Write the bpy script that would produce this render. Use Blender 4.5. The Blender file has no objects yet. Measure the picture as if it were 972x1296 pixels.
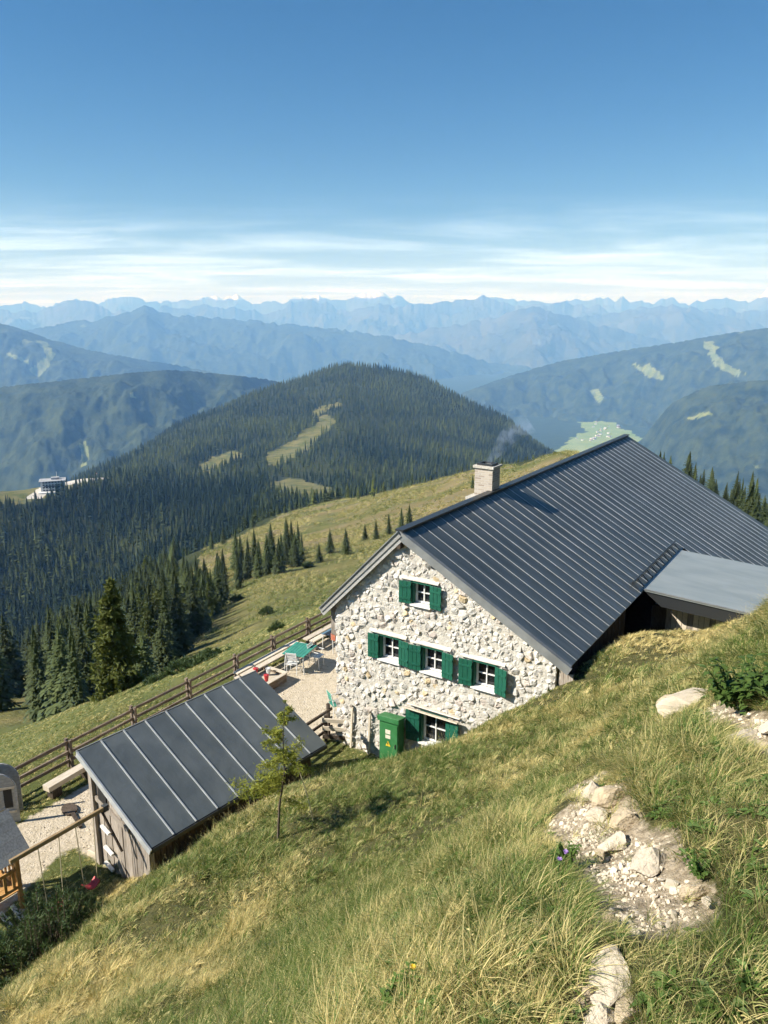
import bpy, bmesh, math, random
import numpy as np
from mathutils import Vector, Matrix, noise as mnoise

random.seed(7)
rng = np.random.default_rng(7)
R = math.radians
SC = bpy.context.scene
COL = SC.collection

# ------------------------------------------------------------------ camera
F, CX, CY, TH = 979.0, 486.0, 648.0, R(14.0)      # focal length in photograph pixels, centre, pitch below the horizon
CT, ST = math.cos(TH), math.sin(TH)
cam_d = bpy.data.cameras.new("camera")
cam_d.sensor_fit = 'VERTICAL'
cam_d.sensor_height = 24.0
cam_d.lens = F / 1296.0 * 24.0
cam_d.clip_start = 0.05
cam_d.clip_end = 200000.0
cam = bpy.data.objects.new("camera", cam_d)
COL.objects.link(cam)
cam.rotation_euler = (R(90) - TH, 0, 0)
SC.camera = cam

# ------------------------------------------------------------------ light
SUN_EL, SUN_AZ = R(38.0), R(-104.0)      # azimuth clockwise from +Y (view direction)
to_sun = Vector((math.sin(SUN_AZ) * math.cos(SUN_EL), math.cos(SUN_AZ) * math.cos(SUN_EL), math.sin(SUN_EL)))
sd = bpy.data.lights.new("sun", 'SUN')
sd.energy = 4.9
sd.angle = R(0.53)
sd.color = (1.0, 0.965, 0.905)
sun = bpy.data.objects.new("sun", sd)
COL.objects.link(sun)
sun.rotation_euler = (-to_sun).to_track_quat('-Z', 'Y').to_euler()

world = bpy.data.worlds.new("World")
SC.world = world
world.use_nodes = True
wn = world.node_tree
wn.nodes.clear()
def wnode(t, **k):
    n = wn.nodes.new(t)
    for a, b in k.items(): setattr(n, a, b)
    return n
sky = wnode('ShaderNodeTexSky', sky_type='NISHITA', sun_disc=False)
sky.sun_elevation = SUN_EL
sky.sun_rotation = SUN_AZ
sky.altitude = 2000.0
sky.air_density = 1.15
sky.dust_density = 0.0
sky.ozone_density = 1.6
tc = wnode('ShaderNodeTexCoord')
sep = wnode('ShaderNodeSeparateXYZ')
wn.links.new(tc.outputs['Generated'], sep.inputs[0])
def wmath(op, a, b=None, clamp=False):
    m = wnode('ShaderNodeMath', operation=op, use_clamp=clamp)
    for i, v in enumerate((a, b)):
        if v is None: continue
        if isinstance(v, (int, float)): m.inputs[i].default_value = v
        else: wn.links.new(v, m.inputs[i])
    return m.outputs[0]
# thin high cloud seen as streaks low over the horizon, all the way round
zz = wmath('ADD', wmath('MAXIMUM', sep.outputs['Z'], 0.0), 0.035)
comb = wnode('ShaderNodeCombineXYZ')
wn.links.new(wmath('DIVIDE', sep.outputs['X'], zz), comb.inputs[0])
wn.links.new(wmath('MULTIPLY', wmath('DIVIDE', sep.outputs['Y'], zz), 1.0), comb.inputs[1])
mp = wnode('ShaderNodeMapping')
mp.inputs['Rotation'].default_value = (0, 0, R(28))
mp.inputs['Scale'].default_value = (0.34, 0.62, 1)
mp.inputs['Location'].default_value = (2.7, 0.4, 0)
wn.links.new(comb.outputs[0], mp.inputs[0])
nz = wnode('ShaderNodeTexNoise')
nz.inputs['Scale'].default_value = 1.0
nz.inputs['Detail'].default_value = 9.0
nz.inputs['Roughness'].default_value = 0.62
nz.inputs['Distortion'].default_value = 0.5
wn.links.new(mp.outputs[0], nz.inputs['Vector'])
def wramp(v, a, b):
    m = wnode('ShaderNodeMapRange', interpolation_type='SMOOTHSTEP')
    m.inputs[1].default_value, m.inputs[2].default_value = a, b
    wn.links.new(v, m.inputs[0])
    return m.outputs[0]
cl = wramp(nz.outputs['Fac'], 0.38, 0.76)
band = wramp(sep.outputs['Z'], 0.150, 0.050)
veil = wmath('MULTIPLY', wramp(sep.outputs['Z'], 0.13, 0.01), 0.24)
fac = wmath('ADD', wmath('MULTIPLY', wmath('MULTIPLY', cl, band), 0.85), veil, True)
mixc = wnode('ShaderNodeMix', data_type='RGBA')
wn.links.new(fac, mixc.inputs[0])
hs = wnode('ShaderNodeHueSaturation')
hs.inputs['Saturation'].default_value = 1.38
wn.links.new(sky.outputs[0], hs.inputs['Color'])
wn.links.new(hs.outputs[0], mixc.inputs[6])
mixc.inputs[7].default_value = (14.0, 17.0, 20.5, 1)
bg = wnode('ShaderNodeBackground')
bg.inputs['Strength'].default_value = 0.052
wn.links.new(mixc.outputs[2], bg.inputs['Color'])
wo = wnode('ShaderNodeOutputWorld')
wn.links.new(bg.outputs[0], wo.inputs['Surface'])

SC.view_settings.view_transform = 'Standard'
SC.view_settings.look = 'None'
SC.view_settings.exposure = 0.88
SC.view_settings.gamma = 1.0
SC.view_settings.use_curve_mapping = False
SC.cycles.use_denoising = True
SC.cycles.max_bounces = 4
SC.cycles.diffuse_bounces = 2
SC.cycles.use_adaptive_sampling = True
SC.cycles.adaptive_threshold = 0.03
SC.cycles.transparent_max_bounces = 8
SC.cycles.volume_bounces = 2
SC.cycles.caustics_reflective = False
SC.cycles.caustics_refractive = False

# ------------------------------------------------------------------ small helpers
def ray(u, v):
    x = (u - CX) / F; y = (CY - v) / F
    return Vector((x, CT + y * ST, -ST + y * CT))
def atz(u, v, z):
    r = ray(u, v)
    return r * (z / r.z)
def proj(X, Y, Z):
    X, Y, Z = np.asarray(X, float), np.asarray(Y, float), np.asarray(Z, float)
    d = CT * Y - ST * Z
    d = np.where(np.abs(d) < 1e-3, 1e-3, d)
    h = ST * Y + CT * Z
    return CX + F * X / d, CY - F * h / d, d
def smooth(a, b, x):
    t = np.clip((np.asarray(x, float) - a) / (b - a), 0, 1)
    return t * t * (3 - 2 * t)
_P = np.random.default_rng(3).random((256, 256))
def vnoise(x, y):
    x, y = np.asarray(x, float), np.asarray(y, float)
    xi, yi = np.floor(x).astype(np.int64), np.floor(y).astype(np.int64)
    fx, fy = x - xi, y - yi
    fx, fy = fx * fx * (3 - 2 * fx), fy * fy * (3 - 2 * fy)
    a, b = _P[xi & 255, yi & 255], _P[(xi + 1) & 255, yi & 255]
    c, d = _P[xi & 255, (yi + 1) & 255], _P[(xi + 1) & 255, (yi + 1) & 255]
    return (a * (1 - fx) + b * fx) * (1 - fy) + (c * (1 - fx) + d * fx) * fy
def fbm(x, y, o=4, rough=0.5):
    s, a, t = 0.0, 1.0, 0.0
    for k in range(o):
        s = s + a * (vnoise(x * 2 ** k + 17.3 * k, y * 2 ** k + 5.1 * k) - 0.5); t += a; a *= rough
    return s / t * 2
def inpoly(u, v, poly):
    u, v = np.asarray(u, float), np.asarray(v, float)
    r = np.zeros(u.shape, bool)
    n = len(poly)
    for i in range(n):
        x1, y1 = poly[i]; x2, y2 = poly[(i + 1) % n]
        if y1 == y2: continue
        r ^= ((y1 > v) != (y2 > v)) & (u < (x2 - x1) * (v - y1) / (y2 - y1) + x1)
    return r

class MB:
    def __init__(s): s.v = []; s.f = []
    def add(s, vs, fs):
        o = len(s.v); s.v += [tuple(p) for p in vs]; s.f += [tuple(i + o for i in f) for f in fs]; return s
    def box(s, c, size, rot=None, jit=0.0):
        hx, hy, hz = size[0] / 2, size[1] / 2, size[2] / 2
        vs = []
        for x in (-hx, hx):
            for y in (-hy, hy):
                for z in (-hz, hz):
                    p = Vector((x, y, z))
                    if jit: p += Vector((random.uniform(-jit, jit), random.uniform(-jit, jit), random.uniform(-jit, jit)))
                    if rot is not None: p = rot @ p
                    vs.append(p + Vector(c))
        return s.add(vs, [(0, 1, 3, 2), (4, 6, 7, 5), (0, 4, 5, 1), (2, 3, 7, 6), (0, 2, 6, 4), (1, 5, 7, 3)])
    def bar(s, p, q, w, h, up=(0, 0, 1), jit=0.0):
        p, q = Vector(p), Vector(q); d = (q - p); L = d.length; d.normalize()
        upv = Vector(up); x = d.cross(upv)
        if x.length < 1e-4: x = d.cross(Vector((1, 0, 0)))
        x.normalize(); z = x.cross(d)
        return s.box((p + q) / 2, (w, L, h), Matrix((x, d, z)).transposed(), jit)
    def tube(s, pts, rad, n=8, cap=True):
        pts = [Vector(p) for p in pts]
        if not hasattr(rad, '__len__'): rad = [rad] * len(pts)
        rings = []
        for i, p in enumerate(pts):
            d = (pts[min(i + 1, len(pts) - 1)] - pts[max(i - 1, 0)]).normalized()
            a = d.cross(Vector((0.31, 0.2, 0.93)))
            if a.length < 1e-3: a = d.cross(Vector((1, 0, 0)))
            a.normalize(); b = d.cross(a)
            rings.append([p + (a * math.cos(2 * math.pi * k / n) + b * math.sin(2 * math.pi * k / n)) * rad[i] for k in range(n)])
        vs = [p for r_ in rings for p in r_]
        fs = []
        for i in range(len(pts) - 1):
            for k in range(n):
                fs.append((i * n + k, i * n + (k + 1) % n, (i + 1) * n + (k + 1) % n, (i + 1) * n + k))
        if cap:
            fs.append(tuple(range(n - 1, -1, -1))); fs.append(tuple((len(pts) - 1) * n + k for k in range(n)))
        return s.add(vs, fs)
    def prism(s, poly, ax0, ax1, axd, o=(0, 0, 0)):
        """polygon in the plane (ax0, ax1) from origin o, extruded along axd"""
        o, a, b, d = Vector(o), Vector(ax0), Vector(ax1), Vector(axd)
        n = len(poly)
        lo = [o + a * x + b * y for x, y in poly]; hi = [p + d for p in lo]
        return s.add(lo + hi, [tuple(range(n))[::-1], tuple(range(n, 2 * n))] + [(i, (i + 1) % n, n + (i + 1) % n, n + i) for i in range(n)])
    def mesh(s, name, mat, smooth_=False):
        me = bpy.data.meshes.new(name)
        me.from_pydata([tuple(p) for p in s.v], [], s.f)
        if mat is not None: me.materials.append(mat)
        bm = bmesh.new(); bm.from_mesh(me); bmesh.ops.recalc_face_normals(bm, faces=bm.faces); bm.to_mesh(me); bm.free()
        if smooth_: me.polygons.foreach_set('use_smooth', [True] * len(me.polygons))
        return me
    def build(s, name, mat, parent=None, smooth_=False, bevel=0.0):
        o = bpy.data.objects.new(name, s.mesh(name, mat, smooth_))
        COL.objects.link(o); o.parent = parent
        if bevel:
            m = o.modifiers.new("edge", 'BEVEL'); m.width = bevel; m.segments = 1; m.limit_method = 'ANGLE'
        return o
def rawmesh(name, v, f, mat, smooth_=False):
    me = bpy.data.meshes.new(name)
    v = np.asarray(v, np.float32); f = np.asarray(f, np.int32)
    k = f.shape[1]
    me.vertices.add(len(v)); me.vertices.foreach_set('co', v.ravel())
    me.loops.add(f.size); me.loops.foreach_set('vertex_index', f.ravel())
    me.polygons.add(len(f)); me.polygons.foreach_set('loop_start', np.arange(0, f.size, k, dtype=np.int32))
    if smooth_: me.polygons.foreach_set('use_smooth', np.ones(len(f), bool))
    me.update(calc_edges=True)
    if mat is not None: me.materials.append(mat)
    return me
def link(name, me, parent=None):
    o = bpy.data.objects.new(name, me); COL.objects.link(o); o.parent = parent; return o
def tag(o, label=None, cat=None, group=None, kind=None):
    if label: o['label'] = label
    if cat: o['category'] = cat
    if group: o['group'] = group
    if kind: o['kind'] = kind
    return o
def thing(name, label, cat, loc=(0, 0, 0), rz=0.0, group=None):
    o = bpy.data.objects.new(name, None); COL.objects.link(o)
    o.empty_display_size = 0.3
    o.location = loc; o.rotation_euler = (0, 0, rz)
    return tag(o, label, cat, group)
def copy_tree(o, parent=None):
    c = o.copy(); COL.objects.link(c); c.parent = parent
    for ch in o.children: copy_tree(ch, c)
    return c

# ------------------------------------------------------------------ materials
def material(name, col, col2=None, scale=6.0, rough=0.8, bump=0.0, bscale=None, detail=6.0, metal=0.0, spec=0.3, stretch=None,
             rnd=0.0, transl=0.0, lo=0.35, hi=0.65):
    m = bpy.data.materials.new(name); m.use_nodes = True
    nt = m.node_tree; N = nt.nodes; L = nt.links
    b = N['Principled BSDF']
    b.inputs['Roughness'].default_value = rough
    b.inputs['Metallic'].default_value = metal
    b.inputs['Specular IOR Level'].default_value = spec
    tcn = N.new('ShaderNodeTexCoord'); src = tcn.outputs['Object']
    if stretch:
        mpn = N.new('ShaderNodeMapping'); mpn.inputs['Scale'].default_value = stretch
        L.new(src, mpn.inputs[0]); src = mpn.outputs[0]
    out = None
    if col2 is not None:
        nzn = N.new('ShaderNodeTexNoise'); nzn.inputs['Scale'].default_value = scale; nzn.inputs['Detail'].default_value = detail
        L.new(src, nzn.inputs['Vector'])
        mr = N.new('ShaderNodeMapRange'); mr.inputs[1].default_value = lo; mr.inputs[2].default_value = hi
        L.new(nzn.outputs['Fac'], mr.inputs[0])
        mx = N.new('ShaderNodeMix'); mx.data_type = 'RGBA'
        mx.inputs[6].default_value = (*col, 1); mx.inputs[7].default_value = (*col2, 1)
        L.new(mr.outputs[0], mx.inputs[0]); out = mx.outputs[2]
    if rnd:
        oi = N.new('ShaderNodeObjectInfo')
        mr2 = N.new('ShaderNodeMapRange'); mr2.inputs[3].default_value = 1 - rnd; mr2.inputs[4].default_value = 1 + rnd
        L.new(oi.outputs['Random'], mr2.inputs[0])
        vm = N.new('ShaderNodeVectorMath'); vm.operation = 'SCALE'
        if out is None: vm.inputs[0].default_value = col
        else: L.new(out, vm.inputs[0])
        L.new(mr2.outputs[0], vm.inputs['Scale']); out = vm.outputs[0]
    if out is None: b.inputs['Base Color'].default_value = (*col, 1)
    else: L.new(out, b.inputs['Base Color'])
    if bump:
        nb = N.new('ShaderNodeTexNoise'); nb.inputs['Scale'].default_value = bscale or scale * 4; nb.inputs['Detail'].default_value = 5
        L.new(src, nb.inputs['Vector'])
        bp = N.new('ShaderNodeBump'); bp.inputs['Strength'].default_value = 1.0; bp.inputs['Distance'].default_value = bump
        L.new(nb.outputs['Fac'], bp.inputs['Height']); L.new(bp.outputs[0], b.inputs['Normal'])
    if transl:
        tr = N.new('ShaderNodeBsdfTranslucent')
        if out is None: tr.inputs['Color'].default_value = (*col, 1)
        else: L.new(out, tr.inputs['Color'])
        ms = N.new('ShaderNodeMixShader'); ms.inputs[0].default_value = transl
        L.new(b.outputs[0], ms.inputs[1]); L.new(tr.outputs[0], ms.inputs[2])
        L.new(ms.outputs[0], N['Material Output'].inputs['Surface'])
    return m

def mask_material(name, layers, bump=0.3, bscale=3.0, rough=0.9):
    """layers: list of (attribute or None, colA, colB, noise scale); each attribute lays its layer over the ones before"""
    m = bpy.data.materials.new(name); m.use_nodes = True
    nt = m.node_tree; N = nt.nodes; L = nt.links
    b = N['Principled BSDF']; b.inputs['Roughness'].default_value = rough; b.inputs['Specular IOR Level'].default_value = 0.15
    tcn = N.new('ShaderNodeTexCoord'); src = tcn.outputs['Object']
    out = None
    for att, ca, cb, sc in layers:
        nzn = N.new('ShaderNodeTexNoise'); nzn.inputs['Scale'].default_value = sc; nzn.inputs['Detail'].default_value = 9; nzn.inputs['Roughness'].default_value = 0.62
        L.new(src, nzn.inputs['Vector'])
        mr = N.new('ShaderNodeMapRange'); mr.inputs[1].default_value = 0.36; mr.inputs[2].default_value = 0.64
        L.new(nzn.outputs['Fac'], mr.inputs[0])
        mx = N.new('ShaderNodeMix'); mx.data_type = 'RGBA'
        mx.inputs[6].default_value = (*ca, 1); mx.inputs[7].default_value = (*cb, 1)
        L.new(mr.outputs[0], mx.inputs[0])
        if att is None or out is None: out = mx.outputs[2]
        else:
            at = N.new('ShaderNodeAttribute'); at.attribute_name = att
            # break the mask's edge up with noise
            ad = N.new('ShaderNodeMath'); ad.operation = 'ADD'
            sb = N.new('ShaderNodeMath'); sb.operation = 'MULTIPLY_ADD'; sb.inputs[1].default_value = 0.7; sb.inputs[2].default_value = -0.35
            L.new(nzn.outputs['Fac'], sb.inputs[0])
            L.new(at.outputs['Fac'], ad.inputs[0]); L.new(sb.outputs[0], ad.inputs[1])
            mr3 = N.new('ShaderNodeMapRange'); mr3.interpolation_type = 'SMOOTHSTEP'; mr3.inputs[1].default_value = 0.35; mr3.inputs[2].default_value = 0.65
            L.new(ad.outputs[0], mr3.inputs[0])
            m2 = N.new('ShaderNodeMix'); m2.data_type = 'RGBA'
            L.new(mr3.outputs[0], m2.inputs[0]); L.new(out, m2.inputs[6]); L.new(mx.outputs[2], m2.inputs[7]); out = m2.outputs[2]
    L.new(out, b.inputs['Base Color'])
    nb = N.new('ShaderNodeTexNoise'); nb.inputs['Scale'].default_value = bscale; nb.inputs['Detail'].default_value = 8; nb.inputs['Roughness'].default_value = 0.65
    L.new(src, nb.inputs['Vector'])
    bp = N.new('ShaderNodeBump'); bp.inputs['Distance'].default_value = bump
    L.new(nb.outputs['Fac'], bp.inputs['Height']); L.new(bp.outputs[0], b.inputs['Normal'])
    return m

M = {}
M['roof'] = material('roof_sheet', (0.120, 0.140, 0.142), (0.185, 0.205, 0.205), 1.6, 0.5, 0.006, 2.2, metal=0.7, spec=0.45, rnd=0.10, stretch=(.35, 2.2, .35))
M['seam'] = material('roof_seam', (0.42, 0.44, 0.44), (0.55, 0.57, 0.57), 3, 0.35, metal=0.3, spec=0.5)
M['shed_roof'] = material('shed_roof_sheet', (0.140, 0.160, 0.160), (0.195, 0.215, 0.21), 1.1, 0.46, 0.035, 1.5, metal=0.5, spec=0.45, rnd=0.06)
M['annex_roof'] = material('annex_sheet', (0.25, 0.285, 0.285), (0.31, 0.34, 0.335), 0.8, 0.42, 0.006, 2.0, metal=0.2, spec=0.5, stretch=(1, 3, 1))
M['verge'] = material('verge_metal', (0.19, 0.20, 0.20), (0.27, 0.28, 0.275), 2, 0.5, metal=0.3)
M['mortar'] = material('lime_mortar', (0.44, 0.41, 0.355), (0.58, 0.55, 0.48), 9, 0.95, 0.03, 20)
STONES = []
for k, (a, b_) in enumerate([((.55, .53, .48), (.39, .375, .34)), ((.61, .585, .53), (.45, .43, .39)), ((.54, .51, .46), (.40, .38, .345)), ((.58, .52, .46), (.47, .41, .36)),
                            ((.58, .47, .30), (.44, .35, .22)), ((.65, .63, .58), (.50, .48, .44)), ((.50, .47, .43), (.38, .36, .33))]):
    STONES.append(material('limestone_%s' % 'abcdefg'[k], a, b_, 7, 0.9, 0.02, 18, rnd=0.10))
M['oldwood'] = material('weathered_board', (0.21, 0.175, 0.14), (0.36, 0.32, 0.27), 3, 0.85, 0.004, 9, stretch=(14, 14, 1.2), rnd=0.25)
M['greyboard'] = material('grey_bargeboard', (0.26, 0.26, 0.25), (0.38, 0.38, 0.36), 3, 0.8, 0.004, 9, stretch=(3, 8, 8), rnd=0.12)
M['fencewood'] = material('fence_wood', (0.12, 0.09, 0.065), (0.24, 0.19, 0.145), 2.5, 0.85, 0.004, 9, stretch=(5, 1, 5), rnd=0.25)
M['palewood'] = material('pale_plank', (0.50, 0.43, 0.33), (0.62, 0.55, 0.44), 3, 0.8, 0.003, 9, stretch=(5, 1, 5), rnd=0.12)
M['orangewood'] = material('varnished_larch', (0.40, 0.22, 0.075), (0.52, 0.31, 0.12), 4, 0.55, 0.003, 9, stretch=(6, 6, 1.5), rnd=0.1)
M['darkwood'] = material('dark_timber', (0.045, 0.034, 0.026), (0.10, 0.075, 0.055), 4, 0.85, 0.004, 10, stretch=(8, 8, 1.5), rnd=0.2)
M['shutter'] = material('shutter_green', (0.008, 0.085, 0.052), (0.012, 0.105, 0.065), 5, 0.5, 0.002, 20, spec=0.4, rnd=0.08)
M['white'] = material('window_white', (0.74, 0.73, 0.69), (0.80, 0.79, 0.76), 6, 0.6)
M['lintel'] = material('limewashed_lintel', (0.50, 0.47, 0.41), (0.70, 0.67, 0.60), 7, 0.9, 0.008, 30)
gl = bpy.data.materials.new('window_glass'); gl.use_nodes = True
_b = gl.node_tree.nodes['Principled BSDF']; _b.inputs['Base Color'].default_value = (0.012, 0.014, 0.016, 1); _b.inputs['Roughness'].default_value = 0.06; _b.inputs['Specular IOR Level'].default_value = 0.5
M['glass'] = gl
M['cabinet'] = material('cabinet_green', (0.028, 0.155, 0.045), (0.05, 0.20, 0.07), 3, 0.55, 0.002, 12, spec=0.4)
M['sticker'] = material('sticker_white', (0.72, 0.70, 0.60), (0.62, 0.58, 0.44), 30, 0.6)
M['yellow'] = material('warning_yellow', (0.72, 0.52, 0.05), rough=0.5)
M['black'] = material('black_print', (0.02, 0.02, 0.02), rough=0.6)
M['tablegreen'] = material('table_green', (0.045, 0.22, 0.165), (0.06, 0.27, 0.20), 5, 0.5, rnd=0.1)
M['metalwhite'] = material('metal_white', (0.66, 0.66, 0.64), rough=0.4, spec=0.5)
M['steel'] = material('steel_dark', (0.06, 0.065, 0.07), rough=0.4, metal=0.6)
M['red'] = material('swing_red', (0.52, 0.045, 0.05), (0.60, 0.07, 0.07), 6, 0.45)
M['palebeam'] = material('swing_beam_wood', (0.26, 0.18, 0.09), (0.36, 0.26, 0.14), 3, 0.7, 0.003, 9, stretch=(5, 1, 5))
M['rock'] = material('path_rock', (0.52, 0.42, 0.28), (0.36, 0.29, 0.20), 2.2, 0.95, 0.012, 6, lo=0.3, hi=0.7, rnd=0.12)
M['rockpale'] = material('pale_rock', (0.58, 0.50, 0.38), (0.42, 0.36, 0.27), 2.0, 0.95, 0.012, 5, lo=0.3, hi=0.7, rnd=0.1)
M['pebble'] = material('pebble_stone', (0.46, 0.39, 0.29), (0.62, 0.55, 0.43), 30, 0.95, rnd=0.3)
M['bark'] = material('bark', (0.085, 0.062, 0.045), (0.15, 0.12, 0.09), 4, 0.95, 0.01, 12, stretch=(6, 6, 1))
M['spruce'] = material('spruce_needles', (0.042, 0.062, 0.020), (0.085, 0.108, 0.036), 0.8, 0.75, rnd=0.38, transl=0.18)
M['sprucefar'] = material('far_spruce_needles', (0.024, 0.040, 0.014), (0.046, 0.066, 0.022), 0.3, 0.8, rnd=0.5)
M['larch'] = material('larch_needles', (0.085, 0.105, 0.022), (0.14, 0.16, 0.035), 1.2, 0.75, rnd=0.1, transl=0.3)
M['larchwood'] = material('forest_larch_needles', (0.065, 0.090, 0.022), (0.11, 0.135, 0.032), 1.0, 0.75, rnd=0.25, transl=0.25)
M['sapling'] = material('young_larch_needles', (0.22, 0.25, 0.035), (0.32, 0.33, 0.055), 3, 0.7, transl=0.35)
M['mugo'] = material('mountain_pine_needles', (0.045, 0.080, 0.024), (0.085, 0.13, 0.036), 3, 0.6, transl=0.2)
M['leaf'] = material('herb_leaf', (0.065, 0.13, 0.025), (0.12, 0.19, 0.04), 9, 0.6, transl=0.3, rnd=0.25)
M['purple'] = material('purple_petal', (0.34, 0.20, 0.52), (0.46, 0.30, 0.62), 20, 0.6, transl=0.3)
M['yellowpetal'] = material('yellow_petal', (0.75, 0.48, 0.02), (0.8, 0.58, 0.05), 20, 0.6, transl=0.3)
M['drystem'] = material('dry_stem', (0.42, 0.36, 0.22), (0.52, 0.46, 0.30), 5, 0.8)
M['renderwhite'] = material('white_render', (0.72, 0.72, 0.70), (0.62, 0.62, 0.60), 0.3, 0.8)
M['greyroof'] = material('far_grey_roof', (0.30, 0.30, 0.31), (0.42, 0.42, 0.42), 0.4, 0.7)
M['redroof'] = material('far_brown_roof', (0.20, 0.12, 0.09), rough=0.8)
M['housecream'] = material('far_cream_wall', (0.66, 0.62, 0.54), rough=0.9)
M['balcony'] = material('far_dark_balcony', (0.05, 0.045, 0.045), rough=0.7)

# ------------------------------------------------------------------ terrain
A = R(33.0); CA, SA = math.cos(A), math.sin(A)
BX, BY, ZT = -1.405, 22.07, -13.0            # front left foot of the house; height of the terrace below the camera
def gr(x, y):
    dx, dy = np.asarray(x, float) - BX, np.asarray(y, float) - BY
    return dx * CA - dy * SA, dx * SA + dy * CA
def wxy(g, r): return BX + g * CA + r * SA, BY - g * SA + r * CA
_FG = np.array([-60, 0.4, 1.2, 2, 3, 4, 6, 8, 10, 12, 13.2, 16, 22, 40])
_FZ = np.array([0, 0.0, .70, 1.22, 2.22, 3.40, 4.60, 6.40, 8.75, 10.95, 11.38, 12.5, 15.5, 26])
def hillF(g):
    s = 0
    for o in (-.5, -.25, 0, .25, .5): s = s + np.interp(g + o, _FG, _FZ)
    return s / 5
def shift(g, r):
    """how far the foot of the hillside stands out from the house line, along the terrace"""
    low = np.interp(r, [-40, -17, -12, -8, -4.5, -3, -1.2, 0.2, 6.5, 14], [-1.46, -1.46, -.46, -.85, -.1, .7, 1.5, 1.8, 3.4, 5.0])
    rr = np.clip(r, -30, 14) + 17
    top = 0.163 * rr + 0.002 * rr ** 2 + 0.06 * np.maximum(np.minimum(r, 14), 0)
    w = smooth(2.5, 10, g)
    return low * (1 - w) + top * w
def near_z(x, y):
    g, r = gr(x, y)
    up = hillF(g - shift(g, r))
    edge = 6.5 + 0.5 * vnoise(r * 0.3 + 3, 0 * r)
    dn = np.maximum(-g - edge, 0)
    z = ZT + up - dn * 0.52 * smooth(0, 3, dn)
    bump = smooth(0.1, 1.2, up)
    z = z + 1.0 * np.exp(-((g - 8) / 1.8) ** 2 - ((r - 3) / 3.5) ** 2) - bump * 0.55 * np.exp(-((g - 4.2) / 1.5) ** 2 - ((r + 3) / 2.2) ** 2)
    z = z + bump * (0.22 * fbm(x * 0.45, y * 0.45, 4) + 0.10 * fbm(x * 1.9 + 9, y * 1.9, 3))
    z = z + smooth(0.3, 3, dn) * 0.35 * fbm(x * 0.2 + 40, y * 0.2, 4)
    return z
PROF = {   # photo column: (distance, photo row of the ground) pairs for the land beyond the terrace
 -250: [(70, 985), (110, 930), (200, 880), (330, 835), (420, 800), (520, 775), (700, 705), (900, 650), (1000, 632), (1100, 640), (1500, 690), (3500, 660)],
 0:    [(70, 925), (110, 893), (200, 858), (300, 834), (380, 822), (470, 832), (560, 830), (700, 760), (900, 660), (1000, 622), (1100, 624), (1500, 680), (3500, 660)],
 120:  [(70, 905), (110, 878), (170, 846), (260, 806), (360, 776), (420, 768), (520, 785), (620, 775), (760, 725), (900, 660), (1020, 612), (1150, 603), (1400, 612), (1900, 596), (2500, 650), (3500, 660)],
 240:  [(70, 850), (100, 822), (150, 782), (200, 750), (260, 715), (300, 697), (380, 700), (480, 722), (620, 712), (720, 682), (850, 646), (1050, 617), (1400, 590), (2000, 545), (2300, 530), (2800, 600), (3500, 655)],
 350:  [(70, 815), (100, 783), (150, 742), (200, 714), (260, 690), (330, 668), (400, 652), (480, 662), (600, 655), (800, 636), (1100, 608), (1500, 572), (2000, 522), (2400, 484), (3000, 570), (3500, 650)],
 430:  [(70, 795), (100, 765), (150, 732), (200, 700), (280, 665), (360, 642), (420, 633), (500, 648), (700, 645), (1000, 618), (1500, 562), (2000, 510), (2500, 459), (3000, 530), (3500, 645)],
 520:  [(70, 785), (100, 755), (150, 712), (200, 680), (280, 640), (350, 615), (420, 622), (600, 650), (900, 634), (1500, 572), (2000, 517), (2500, 470), (3000, 565), (3500, 650)],
 620:  [(70, 775), (100, 735), (150, 685), (200, 648), (280, 610), (340, 590), (400, 598), (600, 634), (1000, 622), (1500, 582), (2000, 541), (2400, 515), (2800, 580), (3500, 655)],
 720:  [(70, 770), (100, 722), (150, 662), (200, 620), (260, 582), (300, 567), (360, 578), (600, 625), (1000, 632), (1600, 602), (2200, 578), (2600, 625), (3500, 655)],
 850:  [(70, 775), (100, 730), (150, 670), (200, 640), (250, 628), (300, 638), (600, 700), (1500, 690), (3500, 660)],
 972:  [(70, 775), (100, 740), (150, 700), (250, 672), (300, 680), (600, 720), (1500, 700), (3500, 665)],
 1250: [(70, 790), (100, 760), (150, 730), (250, 700), (300, 710), (600, 730), (1500, 700), (3500, 665)]}
def az_of(u): return math.atan2((u - CX) / F, 0.972)
_AZ = np.linspace(R(-75), R(75), 601)
_LD = np.linspace(math.log(40), math.log(3600), 400)
def _table():
    us = sorted(PROF)
    cols = np.array([np.interp(_LD, [math.log(d) for d, v in PROF[u]], [v for d, v in PROF[u]]) for u in us])
    azs = np.array([az_of(u) for u in us])
    T = np.empty((len(_AZ), len(_LD)))
    # Catmull-Rom across the columns
    for i, a in enumerate(_AZ):
        a = min(max(a, azs[0]), azs[-1])
        k = min(max(int(np.searchsorted(azs, a)) - 1, 0), len(azs) - 2)
        t = (a - azs[k]) / (azs[k + 1] - azs[k]); t = t * t * (3 - 2 * t) * 0.5 + t * 0.5
        T[i] = cols[k] * (1 - t) + cols[k + 1] * t
    for ax, n in ((0, 13), (0, 9), (1, 9), (1, 5)):
        ker = np.hanning(n + 2)[1:-1]; ker /= ker.sum()
        T = np.apply_along_axis(lambda c: np.convolve(np.pad(c, n // 2, mode='edge'), ker, 'valid'), ax, T)
    return T
_T = _table()
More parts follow.
